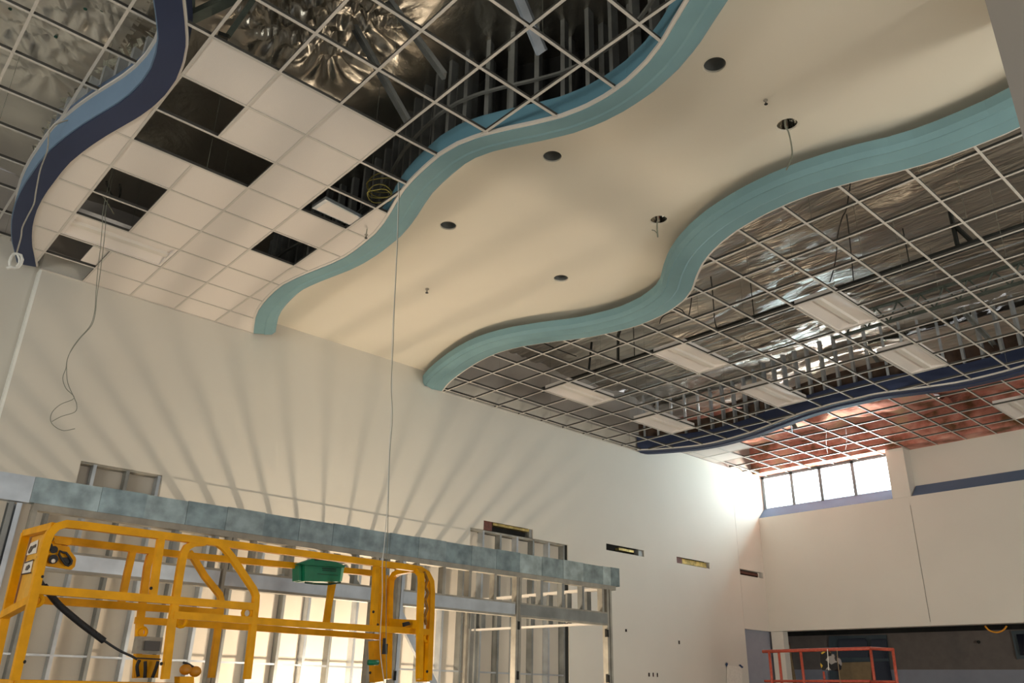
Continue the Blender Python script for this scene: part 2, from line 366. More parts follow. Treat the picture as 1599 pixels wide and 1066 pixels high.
# roof deck foil
PINS=[(2.127,6.170,7.627),(2.510,6.237,7.627),(2.862,6.274,7.627),(2.469,6.336,7.627),(2.936,5.772,7.627),(0.739,8.033,7.627),(0.983,7.393,7.627),(0.771,8.697,7.627),(0.300,8.042,7.627),(0.852,7.460,7.627),(2.639,5.706,7.627),(2.188,6.023,7.627)]
PINS=[Vector(p) for p in PINS]
def deck(x0,x1,y0,y1,step,fn,mt,name,z=RZ):
    nx=int((x1-x0)*S/step);ny=int((y1-y0)*S/step);vs=[];fs=[]
    for i in range(nx+1):
        for j in range(ny+1):
            p=W(x0+(x1-x0)*i/nx,y0+(y1-y0)*j/ny,z); vs.append(p+Vector((0,0,fn(p))))
    for i in range(nx):
        for j in range(ny):
            a=i*(ny+1)+j; fs.append((a,a+1,a+ny+2,a+ny+1))
    o=MB().add(vs,fs).build(name,mt,smooth=True); return tag(o,None,None,None,'structure')
def foilL(p):
    h=.09*noise.noise(Vector((p.x*.7,p.y*.7,3)))+.02*noise.noise(Vector((p.x*2.2,p.y*2.2,7)))
    for q_ in PINS:
        d=Vector((p.x-q_.x,p.y-q_.y)); r=d.length
        if r<1.1: h+= (.45 if q_.x<.27*S else 1)*( .10*math.exp(-r/.18)+ .055*math.exp(-(r-.15)**2/.12)*math.sin(12*math.atan2(d.y,d.x)+3*noise.noise(Vector((p.x*2,p.y*2,1)))))
    return h
def foilR(p):
    x,y=p.x,p.y
    h=.16*noise.noise(Vector((x*1.1,y*.25,1)))+.09*noise.noise(Vector((x*3.4+noise.noise(Vector((x*.6,y*.6,5)))*1.5,y*.35,2)))+.045*noise.noise(Vector((x*8+noise.noise(Vector((x,y,3)))*2,y*.9,4)))+.03*abs(noise.noise(Vector((x*5,y*1.6,8))))
    return h
M_foilS=foil('silver_foil_soft',(1,1,1),.44,1.4,(.80,.79,.74),.16)
deck(-.75,.27,.70,2.30,.05,foilL,M_foilS,'ceiling.009')
deck(.26,1.45,.30,2.30,.045,foilL,M_foilL,'ceiling.003')
deck(1.30,2.97,-.1,2.28,.065,foilR,M_foilR,'ceiling.004')
deck(3.09,3.88,1.22,2.30,.06,lambda p:.22*noise.noise(Vector((p.x*1.3,p.y*.8,9)))+.10*noise.noise(Vector((p.x*3,p.y*2,2)))-.22,M_pink,'ceiling.005')
deck(2.93,3.30,.2,1.24,.06,lambda p:foilR(p)-.10,M_foilR,'ceiling.006')
deck(2.93,3.12,1.22,2.27,.06,lambda p:foilR(p)-.06,M_foilR,'ceiling.010')
deck(3.26,3.88,.2,1.24,.06,lambda p:.2*noise.noise(Vector((p.x*1.3,p.y*.8,9)))-.12,M_pink,'ceiling.007')
struct(MB().pbox(-2.2,3.90,-1.6,3.4,RZ+.045,RZ+.07),'ceiling.008',M_board)
M_pin=mat('pin_washer',(.03,.12,.09),.5,.3)
ORD=['first','second','third','fourth','fifth','sixth','seventh','eighth','ninth','tenth','eleventh','twelfth']
for k_,q_ in enumerate(sorted(PINS,key=lambda p:-.745*p.y+.666*p.x)):
    o=MB().lathe(Vector((q_.x,q_.y,RZ*S+EYE+foilL(q_)-.012)),[(.001,-.004),(.018,0),(.018,.006),(.001,.02)],12).build('insulation_pin',M_pin)
    tag(o,'small pin washer in the wrinkled foil, %s counted from the left edge of the photo'%ORD[k_],'insulation pin','pin washers in the wrinkled foil')
# ---------------------------------------------------------------- curved bands
def sweep(mb,f,profile,closed=False):
    n=150; rows=[off(f,d) for d,z in profile]; k=len(profile);vs=[];fs=[]
    for i in range(n):
        for j,(d,z) in enumerate(profile):
            x,y=rows[j][i]; vs.append(W(x,min(y,YW-.001 if f is not fNL else 2.30),z))
    for i in range(n-1):
        for j in range(k if closed else k-1):
            a=i*k+j;b=i*k+(j+1)%k; fs.append((a,b,b+k,a+k))
    if closed: fs+=[tuple(range(k-1,-1,-1)),tuple((n-1)*k+j for j in range(k))]
    return mb.add(vs,fs)
T=.0028
def ribbon(f,pr,name,m,par,smooth=True):
    """thin closed shell that follows the open profile pr"""
    P=[Vector((d,z,0)) for d,z in pr];N=[]
    for i in range(len(P)):
        t=(P[min(i+1,len(P)-1)]-P[max(i-1,0)]).normalized(); N.append(Vector((-t.y,t.x,0)))
    loop=pr+[(P[i].x+N[i].x*T,P[i].y+N[i].y*T) for i in range(len(P)-1,-1,-1)]
    o=sweep(MB(),f,loop,True).build(name,m,par,smooth=False); return o
def studline(f,d,y0,y1,step,z0,z1,par,m=None,wd=.009,dp=.018,jit=0):
    s=0;yy=np.linspace(y0,y1,900);px,py=f(yy[0]),yy[0];acc=step;r=random.Random(3)
    for y in yy:
        x=f(y);acc+=math.hypot(x-px,y-py);px,py=x,y
        if acc>=step:
            acc=0; g=(f(y+.01)-f(y-.01))/.02; n=Vector((1,-g,0)).normalized();t=Vector((g,1,0)).normalized()
            c=Vector((x,y,0))+n*d; zz=z0+(r.random()-.5)*jit
            if c.y>YW-.012: continue
            MB().channel(W(c.x,c.y,zz),W(c.x,c.y,z1),dp*S,wd*S,t).build('stud',m or M_galvd,par)
def crib(f,d,name,m,par,z0,z1): return sweep(MB(),f,[(d,z0),(d,z1),(d+.002,z1),(d+.002,z0)],True).build(name,m,par)
b=thing('curved_soffit','long wavy teal soffit band between the half tiled grid and the cream ceiling','ceiling soffit',W(fTL(1.2),1.2,1.0))
ribbon(fTL,[(.064,1.056),(.064,1.012),(.055,1.003),(.036,1.000),(.032,1.0015),(.002,.9995)],'soffit_face',M_teal,b)
ribbon(fTL,[(.002,1.0),(.002,1.048)],'upper_fascia',M_tealb,b)
sweep(MB(),fTL,[(-.004,.9985),(.003,.9985),(.003,1.0045),(-.004,1.0045)],True).build('edge_trim',M_trim,b)
studline(fTL,.016,.05,2.26,.052,1.046,RZ+.03,b,jit=.0)
studline(fTL,.062,.05,2.26,.060,1.06,RZ+.03,b,wd=.012)
sweep(MB(),fTL,[(-.012,1.095),(-.006,1.095),(-.006,1.100),(-.012,1.100)],True).build('bracing_rail',M_galvd,b)
crib(fTL,.10,'backing_board',M_black,b,1.064,RZ+.03)
b=thing('curved_soffit','long wavy teal soffit band right of the cream ceiling, ending at the grey column','ceiling soffit',W(fTR(1.2),1.2,1.0))
ribbon(fTR,[(-.002,.9995),(-.036,1.0005),(-.040,.999),(-.066,1.006),(-.070,1.004),(-.078,1.012),(-.081,1.030),(-.075,1.030)],'soffit_face',M_teal,b)
ribbon(fTR,[(-.020,1.0605),(-.020,1.004)],'cove_back',M_cream,b)
ribbon(fTR,[(-.002,1.05),(-.002,1.0)],'upper_fascia',M_tealb,b)
sweep(MB(),fTR,[(-.003,.9985),(.004,.9985),(.004,1.0045),(-.003,1.0045)],True).build('edge_trim',M_trim,b)
studline(fTR,-.012,.05,2.26,.083,1.05,RZ+.03,b)
crib(fTR,-.03,'backing_board',M_black,b,1.064,RZ+.03)
b=thing('curved_soffit','wavy navy blue soffit band at the left, with a pale blue riser','ceiling soffit',W(fNL(1.5),1.5,1.0))
ribbon(fNL,[(-.001,.9995),(-.044,.9995)],'soffit_face',M_navy,b)
ribbon(fNL,[(-.044,1.0),(-.044,1.064)],'riser',M_blue,b)
ribbon(fNL,[(-.001,1.05),(-.001,1.0)],'upper_fascia',M_navy,b)
ribbon(fNL,[(-.043,1.064),(-.043,1.085)],'upper_fascia',M_sill,b)
sweep(MB(),fNL,[(-.003,.9985),(.003,.9985),(.003,1.0045),(-.003,1.0045)],True).build('edge_trim',M_trim,b)
sweep(MB(),fNL,[(-.052,1.0585),(-.0445,1.0585),(-.0445,1.063),(-.052,1.063)],True).build('edge_trim',M_trim,b)
studline(fNL,-.030,.6,2.28,.05,1.086,1.145,b,m=M_galvl)
crib(fNL,-.012,'backing_board',M_black,b,1.05,1.145)
M_torn=foil('torn_foil_edge',(4,4,4),.35,6,(.85,.85,.74),1.0)
tf=MB(); rn=random.Random(5); ln=off(fNL,-.036)
for i in range(20,148):
    x,y=ln[i]
    c=W(x,y,1.150+rn.uniform(-.003,.003)); u=Vector((rn.uniform(-.05,.05),rn.uniform(-.07,.07),rn.uniform(-.03,.03))); v=Vector((rn.uniform(-.03,.03),rn.uniform(-.03,.03),rn.uniform(.01,.03)))
    tf.add([c-u-v,c+u-v*.6,c+u*.7+v,c-u*.8+v*1.2,c+Vector((0,0,.02))],[(0,1,4),(1,2,4),(2,3,4),(3,0,4)])
tag(tf.build('torn_foil',M_torn,b),kind='stuff')
b=thing('curved_soffit','wavy navy blue soffit band at the far end near the clerestory window','ceiling soffit',W(fNR(1.2),1.2,1.0))
ribbon(fNR,[(.074,1.064),(.074,1.004),(.066,.9995),(.034,.9985),(.030,1.0015),(.001,.9995)],'soffit_face',M_navy,b)
ribbon(fNR,[(.001,1.0),(.001,1.062)],'upper_fascia',M_navy,b)
sweep(MB(),fNR,[(-.004,.9985),(.002,.9985),(.002,1.0035),(-.004,1.0035)],True).build('edge_trim',M_trim,b)
studline(fNR,.014,.1,2.26,.060,1.058,RZ+.03,b,m=M_galvl)
crib(fNR,.030,'backing_board',M_brown,b,1.062,1.13)
# ---------------------------------------------------------------- suspension grids
FLW=.0026; FLT=.0005; WEBH=.0075
def tee_mb(a,b,z,axis):
    mb=MB()
    if axis=='x':
        x0,x1=a[0],b[0];y=a[1]; mb.pbox(x0,x1,y-FLW,y+FLW,z-FLT,z+FLT); mb.pbox(x0,x1,y-.0004,y+.0004,z+FLT,z+WEBH); mb.pbox(x0,x1,y-.0012,y+.0012,z+WEBH-.0015,z+WEBH)
    else:
        y0,y1=a[1],b[1];x=a[0]; z2=z+.0003; mb.pbox(x-FLW,x+FLW,y0,y1,z2-FLT,z2+FLT); mb.pbox(x-.0004,x+.0004,y0,y1,z2+FLT,z+WEBH-.0004); mb.pbox(x-.0012,x+.0012,y0,y1,z+WEBH-.0019,z+WEBH-.0004)
    return mb
M_web=mat('tee_web_zinc',(.085,.08,.07),.6,.2,var=.1)
def webbed(o,z):
    o.data.materials.append(M_web); org=ORG[o.parent.name].z
    for p in o.data.polygons:
        if p.center.z+org>(z+.0012)*S+EYE: p.material_index=1
    return o
GAPS=[(2.0676,.8727,.9976,1),(2.0676,1.3723,1.4972,1),(2.0676,1.8719,1.9968,1),(2.5672,.8727,.9976,1),(2.5672,1.3723,1.4972,1),(2.5672,1.8719,1.9968,1),(3.536,.855,.98,1.062),(.4405,.750+.1285*9,.750+.1285*10,1),(.4405,.750+.1285*5,.750+.1285*6,1)]
def grid(label,fa,fb,ya,yb,XL,YL,z,loc,wires=1):
    g=thing('suspended_grid',label,'ceiling grid',loc)
    for y in YL:
        a,b_=fa(y),fb(y)
        if b_-a>.02: webbed(tee_mb((a,y),(b_,y),z,'x').build('main_tee',M_tee,g),z)
    for x in XL:
        yy=np.linspace(ya,yb,900); ins=[fa(y)<x<fb(y) and not any(abs(x-gx)<.02 and g0+.002<y<g1-.002 and abs(z-gz)<.01 for gx,g0,g1,gz in GAPS) for y in yy]; i=0
        while i<900:
            if ins[i]:
                j=i
                while j+1<900 and ins[j+1]: j+=1
                if yy[j]-yy[i]>.015: webbed(tee_mb((x,yy[i]),(x,yy[j]),z,'y').build('cross_tee',M_tee,g),z)
                i=j+1
            else: i+=1
    k=0;w=MB()
    for y in YL[::2]:
        for x in XL:
            if fa(y)+.02<x<fb(y)-.02 and (k:=k+1)%2==0:
                if wires: MB().tube([W(x+.03,y,z+WEBH),W(x+.03+random.uniform(-.004,.004),y,RZ+.04)],.002,4).build('hanger_wire',M_wireg,g)
    return g
YLl=[.750+.1285*j for j in range(-4,12)]; XLl=[.0655+.125*i for i in range(0,9)]
gL=grid('half tiled white ceiling grid between the left navy band and the teal band',fNL,fTL,.10,YW,XLl,YLl,1.0,W(.6,1.5,1.0))
MB().pbox(.335,.94,YW-.005,YW,.9990,1.0005).build('wall_angle',M_tee,gL)
YLr=[.498+.1249*j for j in range(-4,15)]; XLr=[1.568+.1249*i for i in range(-1,11)]
gR=grid('empty white ceiling grid below silver foil, holding five light fixtures',fTR,fNR,.0,YW,XLr,YLr,1.0,W(2.2,1.2,1.0))
MB().pbox(1.68,2.80,YW-.005,YW,.9990,1.0005).build('wall_angle',M_tee,gR)
fNLl=foff(fNL,-.05); fNRr=foff(fNR,.078)
XLf=[.203-.1215*i for i in range(0,9)]+[.3245]; YLf=[1.370+.1285*j for j in range(-5,8)]
grid('empty white ceiling grid at the left edge below pinned silver foil',lambda y:-.75,fNLl,.70,2.30,XLf,YLf,1.06,W(-.2,1.6,1.06))
XLg=[3.05+.1215*i for i in range(0,6)]; YLg=[.98+.125*j for j in range(-6,11)]
gF=grid('white ceiling grid below pink insulation beside the clerestory window',fNRr,lambda y:XW+.055 if y<1.49 or y>1.575 else XW-.003,.2,YW,XLg,YLg,1.062,W(3.4,1.4,1.06),0)
# ceiling tiles
def tile(i,j,f0,f1,lab,grp,xs,ys,z,kx=.125,ky=.1285):
    x0,x1,y0,y1=xs+kx*i+.002,xs+kx*(i+1)-.002,ys+ky*j+.002,min(ys+ky*(j+1)-.002,YW-.001); N=14
    vs=[];fs=[];yy=[y for y in np.linspace(y0,y1,N) if min(x1,f1(y))-max(x0,f0(y))>.003]
    if len(yy)<2: return
    for y in yy:
        a,b_=max(x0,f0(y)),min(x1,f1(y)); vs+=[W(a,y,z+.0011),W(b_,y,z+.0011),W(b_,y,z+.0045),W(a,y,z+.0045)]
    for q_ in range(len(yy)-1):
        for c in range(4): fs.append((q_*4+c,q_*4+(c+1)%4,q_*4+4+(c+1)%4,q_*4+4+c))
    fs+=[(3,2,1,0),tuple(4*(len(yy)-1)+c for c in range(4))]
    o=MB().add(vs,fs).build('ceiling_tile',M_tile); tag(o,lab,'ceiling tile',grp)
EMPTY={(2,11),(2,10),(2,8),(2,7),(2,5),(3,5),(2,4),(5,5),(5,4),(5,7),(2,9),(3,9)}
ordn=['wall row','second row from the wall','third row from the wall','fourth row from the wall','fifth row from the wall','sixth row from the wall','seventh row from the wall','eighth row from the wall','ninth row from the wall']
for j in range(11,2,-1):
    for i in range(1,8):
        if (i,j) in EMPTY: continue
        if j==3 and i not in(2,3,4): continue
        if j==4 and i not in(3,4): continue
        if j==5 and i==1: pass
        x0,x1=.0655+.125*i,.0655+.125*(i+1); ym=.750+.1285*(j+.5)
        ys_=np.linspace(ym-.06,min(ym+.06,YW),9)
        full=all(fNL(y)<x0 and x1<fTL(y) for y in ys_); part=any(min(x1,fTL(y))-max(x0,fNL(y))>.01 for y in ys_)
        if not part: continue
        side='cut to the navy band' if fNL(ym)+.02>x0 and i<=2 else ('cut to the teal band' if not full else '')
        pos={1:'first',2:'second',3:'third',4:'fourth',5:'fifth',6:'sixth',7:'seventh'}[i]
        lab=('white ceiling tile %s, %s'%(side,ordn[11-j])) if side else 'whole white ceiling tile, %s column from the left, %s'%({2:'first',3:'second',4:'third',5:'fourth',6:'fifth'}.get(i,pos),ordn[11-j])
        if side and (i,j) in((6,5),(6,6),(6,7),(6,8),(6,9),(6,10),(6,11),(7,11),(7,10)): lab+=', %s column'%({6:'fifth',7:'sixth'}[i])
        tile(i,j,fNL,fTL,lab,'white ceiling tiles in the half finished grid',.0655,.750,1.0)
for jj,(ya_,nm_) in enumerate(((1.98,'second row'),(2.105,'row against the wall'))):
    for ii in range(2 if jj==0 else 3):
        tile(ii,0,lambda y:fNRr(y) if ii==0 else -9,lambda y:9,'sunlit white tile in the far grid, %s from the navy band, %s'%(['first','second','third','fourth','fifth'][ii],nm_),'sunlit tiles near the corner in the far grid',3.05,ya_,1.062,.1215,.125 if jj==0 else .17)
def loose(corners,th,lab):
    P=[Vector(c) for c in corners];n=(P[1]-P[0]).cross(P[2]-P[0]).normalized()
    if n.z<0:n=-n
    o=MB().prism(P,n*th).build('ceiling_tile',M_tile); tag(o,lab,'ceiling tile','loose ceiling tiles resting in open cells')
loose([W(.40,2.05,1.0045),W(.438,2.05,1.0045),W(.438,2.155,1.0045),W(.40,2.155,1.0045)],.016,'loose white ceiling tile piece lying beside the dark hole above the wall corner')
# lay-in light fixtures
def troffer(x0,y0,z,lab,lens=M_fix,kx=.2498,ky=.1249):
    x1,y1=x0+kx-.003,y0+ky-.003; x0+=.003;y0+=.003
    t=thing('light_fixture',lab,'light fixture',W((x0+x1)/2,(y0+y1)/2,z),'white lay in light fixtures')
    w=y1-y0
    def prof(pr,name,m,xa,xb):
        return MB().prism([W(xa,y0+w*u,z+.0012+h) for u,h in pr],W(xb-xa,0,0)-W(0,0,0)).build(name,m,t)
    prof([(0,0),(.05,0),(.05,.002),(.40,.010),(.40,.016),(0,.016)],'lens',lens,x0+.006,x1-.006)
    prof([(.60,.010),(.95,.002),(.95,0),(1,0),(1,.016),(.60,.016)],'lens',lens,x0+.006,x1-.006)
    prof([(.40,.0105),(.43,.003),(.57,.003),(.60,.0105),(.60,.016),(.40,.016)],'centre_channel',M_trim,x0+.006,x1-.006)
    MB().pbox(x0,x0+.006,y0,y1,z+.0012,z+.018).pbox(x1-.006,x1,y0,y1,z+.0012,z+.018).pbox(x0,x1,y0,y1,z+.0175,z+.020).build('housing',M_fix,t)
for x,y,l in [(1.9427,.8727,'white light fixture nearest the right edge of the teal band'),(1.9427,1.3723,'white light fixture between two others near the left middle of the foil grid'),
   (1.9427,1.8719,'white light fixture in the foil grid closest to the long wall and teal band'),(2.4423,1.8719,'white light fixture closest to the end of the far navy band'),
   (2.4423,1.3723,'white light fixture beside the navy band, second from the long wall'),(2.4423,.8727,'white light fixture beside the navy band, furthest right')]:
    troffer(x,y,1.0,l)
troffer(3.415,.858,1.062,'white light fixture in the far grid at the right edge of the photo')
troffer(.3155,.750+.1285*9,1.0,'white light fixture in the tiled grid near the left navy band',kx=.25,ky=.1285)
# removed panel seen in an open cell by the teal band
t=thing('light_panel','small tilted white light panel resting in an open cell by the teal band','light panel',W(.75,1.42,1.005))
pp=[(3.465,7.314,6.495),(4.018,7.329,6.495),(4.012,7.101,6.495),(3.481,7.047,6.495)]
MB().prism(pp,(0,0,.04)).build('panel_frame',M_galvl,t)
ce=sum((Vector(p) for p in pp),Vector())/4
MB().prism([ce+(Vector(p)-ce)*.84-Vector((0,0,.002)) for p in pp],(0,0,.006)).build('diffuser',M_fix,t)
# ---------------------------------------------------------------- things above the grids
def joist(x,y0,y1,zb,zt,lab,m=M_steel,pitch=.075):
    t=thing('bar_joist',lab,'roof joist',W(x,y0,zb))
    MB().pbox(x-.008,x+.008,y0,y1,zb,zb+.006).build('bottom_chord',m,t); MB().pbox(x-.008,x+.008,y0,y1,zt-.006,zt).build('top_chord',m,t)
    w=MB();n=int((y1-y0)/pitch)
    for i in range(n):
        a,b_=y0+pitch*i,y0+pitch*(i+1)
        w.tube([W(x,a,zb+.003),W(x,(a+b_)/2,zt-.003)],.014,5); w.tube([W(x,(a+b_)/2,zt-.003),W(x,b_,zb+.003)],.014,5)
    w.build('web_bars',m,t)
joist(2.60,.1,1.20,1.165,1.235,'dark open web joist running beside the far navy band')
joist(.02,.9,2.28,1.19,1.24,'dark open web joist above the left grid')
# fire main pipe
t=thing('sprinkler_pipe','long black pipe running under the silver foil','pipe',W(2.165,1.2,1.12))
MB().tube([W(2.165,-.05,1.12),W(2.165,2.235,1.12)],.055,10).build('pipe_run',M_dark,t,smooth=True)
for y in (.75,1.25,1.75): MB().tube([W(2.165,y,1.13),W(2.165,y,RZ+.02)],.008,5).build('pipe_hanger',M_dark,t)
MB().tube([W(2.165,.62,1.12),W(2.165,.62,RZ)],.03,6).tube([W(2.165,.62,1.2),W(2.165,.585,1.13)],.03,6).build('seismic_brace',M_dark,t)
MB().tube([W(2.165,1.83,1.12),W(2.10,1.77,1.2),W(2.06,1.70,RZ)],.03,6).build('seismic_brace',M_dark,t)
MB().tube([W(2.165,1.98,1.12),W(2.165,1.96,RZ)],.022,6).build('pipe_hanger',M_dark,t)
for x,l in ((1.70,'thin grey conduit above the foil grid, nearest the teal band'),(2.33,'thin grey conduit above the light fixtures in the foil grid'),(2.52,'thin grey conduit nearest the open web joists')):
    o=MB().tube([W(x,0,1.16+.01*(x-1.7)),W(x,2.26,1.16)],.014,6).build('conduit',M_galvl if x>2 else M_galvd); tag(o,l,'conduit')
# stud kickers bracing the bands
def kick(a,b_,lab,w=.09,m=M_galvd):
    a=Vector(a);b_=Vector(b_); o=MB().channel(a,b_,w,.04,(0,0,-1)).build('brace_stud',m); tag(o,lab,'brace')
kick((2.939,5.190,7.651),(3.455,4.883,6.822),'grey steel brace stud hanging above the open grid, longest of the three')
kick((2.915,5.731,7.651),(3.534,5.561,6.724),'grey steel brace stud above the open grid, ending close to the upper teal curve')
kick((3.478,4.109,7.651),(3.972,4.126,6.919),'bright steel brace stud with a round hole at the top edge of the photo',.11,M_galvl)
kick((14.367,8.059,7.456),(15.371,8.175,6.773),'steel brace stud dropping to the far navy band, left of the middle fixture',.08)
kick((14.032,5.842,7.554),(13.915,5.488,6.773),'steel brace stud dropping to the far navy band, right of the middle fixture',.08)
kick((13.526,4.031,7.554),(14.435,3.754,6.822),'steel brace stud dropping to the far navy band by the right edge',.08)
t=thing('roof_truss','dark green angle iron truss member above the grid beside the navy band','truss',(1.633,6.078,7.261))
MB().beam((1.461,6.008,6.968),(1.991,5.467,7.456),.10,.06).build('bottom_chord',M_steel,t)
MB().beam((1.461,6.008,6.968),(1.364,5.988,7.554),.06,.05).build('diagonal',M_steel,t)
MB().beam((1.798,5.982,6.968),(1.967,5.983,7.554),.045,.05).build('diagonal',M_steel,t)
MB().beam((1.708,5.976,6.919),(1.796,5.957,6.919),.06,.04).build('clip',M_dark,t)
# dark cords over the foil
def cord(pts,r,lab,m=M_dark,name='cable',cat='cable',grp=None):
    # smooth with Catmull-Rom
    P=[Vector(p) for p in pts];out=[]
    for i in range(len(P)-1):
        p0=P[max(i-1,0)];p1=P[i];p2=P[i+1];p3=P[min(i+2,len(P)-1)]
        for k in range(4):
            t_=k/4; out.append(.5*((2*p1)+(p2-p0)*t_+(2*p0-5*p1+4*p2-p3)*t_*t_+(3*p1-p0-3*p2+p3)*t_**3))
    out.append(P[-1]); o=MB().tube(out,r,5).build(name,m,smooth=True); return tag(o,lab,cat,grp)
cord([(8.185,3.305,7.114),(8.669,3.599,7.114),(8.838,3.743,7.114),(9.206,3.994,7.114),(9.620,4.227,7.114),(9.937,4.422,7.114),(10.342,4.702,7.114)],.008,'dark crooked wire hanging under the bright foil right of the teal band')
cord([(8.807,3.669,7.114),(9.266,3.868,7.114),(9.933,4.168,7.114),(10.581,4.465,7.114)],.008,'dark straight wire under the bright foil right of the teal band')
cord([(8.993,5.812,7.114),(9.494,6.128,7.114),(10.285,6.643,7.114),(10.609,6.818,7.114)],.010,'dark wire under the foil above the inner bend of the teal band')
cord([(9.111,6.246,6.968),(9.366,6.456,6.968),(9.639,6.705,6.968),(9.350,6.599,6.968),(9.209,6.612,6.968)],.009,'dark looped cable beside the inner bend of the teal band')
cord([(9.606,6.704,6.968),(9.371,6.675,6.968),(9.304,6.807,6.968),(9.340,6.970,6.968),(9.502,7.148,6.968)],.009,'dark curled cable end beside the inner bend of the teal band')
cord([(9.059,9.345,7.163),(9.439,9.374,7.163),(9.919,9.360,7.163)],.010,'dark cord above the grid just right of the lower teal band')
# ---------------------------------------------------------------- dangling wires
cord([W(.352,1.84,RZ+.03)]+[(1.713,8.784,6.445),(1.746,8.784,6.194),(1.783,8.784,5.926),(1.812,8.784,5.660),(1.848,8.784,5.402),(1.881,8.784,5.186),(1.874,8.784,5.011),(1.803,8.784,4.843),(1.758,8.784,4.707),(1.743,8.784,4.581),(1.751,8.784,4.492),(1.745,8.784,4.386),(1.796,8.784,4.289),(1.892,8.784,4.210),(1.787,8.784,4.116),(1.731,8.784,4.022),(1.733,8.784,3.936),(1.786,8.784,3.882),(1.873,8.784,3.861),(1.966,8.784,3.902)],.0038,'thin grey wire dangling from the open cell down the long wall to a loose curl',M_wireg,'dangling_wire','wire','grey wires dangling from the open cell')
cord([W(.358,1.845,RZ+.03)]+[(1.743,8.808,6.469),(1.782,8.808,6.220),(1.820,8.808,5.911),(1.851,8.808,5.606),(1.874,8.808,5.344),(1.897,8.808,5.177),(1.891,8.808,5.025),(1.818,8.808,4.862),(1.772,8.808,4.732),(1.748,8.808,4.618),(1.762,8.808,4.502),(1.807,8.808,4.353),(1.897,8.808,4.218),(1.936,8.808,4.151),(1.935,8.808,4.076),(1.825,8.808,4.003),(1.752,8.808,3.932)],.0038,'second strand of thin grey wire dangling beside the first, with a smaller loop',M_wireg,'dangling_wire','wire','grey wires dangling from the open cell')
cord([(3.665,5.880,6.228),(3.695,5.880,5.830),(3.720,5.880,5.408),(3.742,5.880,4.867),(3.758,5.880,4.479),(3.794,5.880,4.110),(3.816,5.880,3.811),(3.824,5.880,3.517),(3.844,5.880,3.178),(3.853,5.880,2.958),(3.854,5.880,2.689),(3.850,5.880,2.530),(3.876,5.880,2.276),(3.886,5.880,2.002),(3.903,5.880,1.833),(3.962,5.880,1.615)],.0032,'long pale string hanging from the teal band down past the yellow lift',M_wire,'hanging_string','string','pair of long strings hanging to the yellow lift')
cord([(3.665,5.856,6.216),(3.690,5.856,5.780),(3.711,5.856,5.395),(3.733,5.856,4.856),(3.756,5.856,4.471),(3.771,5.856,4.098),(3.813,5.856,3.805),(3.817,5.856,3.482),(3.835,5.856,3.173),(3.850,5.856,2.954),(3.869,5.856,2.688),(3.872,5.856,2.531),(3.903,5.856,2.226),(3.932,5.856,1.931),(3.970,5.856,1.615)],.0030,'second long string twisted beside the pale one, hanging from the teal band',M_wireg,'hanging_string','string','pair of long strings hanging to the yellow lift')
t=thing('coiled_cable','white cable hanging over the left navy band and ending in a round coil','cable',(0.952,7.906,5.083))
def sm(P,k=4):
    P=[Vector(p) for p in P];out=[]
    for i in range(len(P)-1):
        p0=P[max(i-1,0)];p1=P[i];p2=P[i+1];p3=P[min(i+2,len(P)-1)]
        for q_ in range(k):
            t_=q_/k; out.append(.5*((2*p1)+(p2-p0)*t_+(2*p0-5*p1+4*p2-p3)*t_*t_+(3*p1-p0-3*p2+p3)*t_**3))
    return out+[P[-1]]
MB().tube(sm([W(.262,1.60,RZ+.03),W(.262,1.60,1.10)]+[(0.938,7.906,6.599),(0.943,7.906,6.296),(0.933,7.906,6.068),(0.951,7.906,5.822),(0.963,7.906,5.699),(0.943,7.906,5.549),(0.929,7.906,5.425),(0.941,7.906,5.328),(0.943,7.906,5.207),(0.945,7.906,5.154)]),.007,6).build('drop',M_grey,t,smooth=True)
def ell(cx):
    return [Vector(p) for p in cx]
ring=[(0.945,7.906,5.154),(0.982,7.906,5.155),(1.002,7.906,5.116),(1.002,7.906,5.069),(0.985,7.906,5.029),(0.953,7.906,5.011),(0.922,7.906,5.012),(0.910,7.906,5.060),(0.913,7.906,5.114),(0.926,7.906,5.146)]
MB().tube(ring,.013,6,closed=True).build('coil',M_wire,t,smooth=True)
MB().tube([(0.961,7.857,4.995),(0.927,7.857,4.988),(0.901,7.857,4.966)],.015,6).tube([(0.943,7.832,5.117),(0.967,7.832,5.080),(0.977,7.832,5.038),(0.965,7.832,5.000)],.010,6).build('coil_end',M_wire,t,smooth=True)
cord([W(1.288,.625,1.098)]+[(6.190,3.026,6.688),(6.240,3.026,6.646),(6.262,3.026,6.528),(6.255,3.026,6.390),(6.178,3.026,6.247),(6.096,3.026,6.127)],.008,'grey flexible cable dangling from the bright downlight can',M_wireg,'dangling_wire','wire')
cord([(6.740,5.026,6.721),(6.732,5.026,6.612),(6.736,5.026,6.509)],.010,'short grey cable stub under the small bright downlight can',M_wireg,'dangling_wire','wire')
cord([(6.727,5.026,6.558),(6.681,5.026,6.573),(6.632,5.026,6.561)],.006,'bent wire end curling left beside the short cable stub',M_wireg,'dangling_wire','wire')
cord([(1.708,8.954,6.822),(1.786,9.112,6.822),(1.878,9.245,6.822),(1.936,9.265,6.822),(1.902,9.072,6.822),(1.842,8.912,6.822)],.012,'dark drooping cable seen in the open ceiling cells above the dangling wires')
cord([(1.709,8.960,6.626),(1.776,9.041,6.626),(1.854,9.153,6.626),(1.933,9.268,6.626)],.006,'thin yellow grey cable tail in the open ceiling cell above the dangling wires',M_wireg)
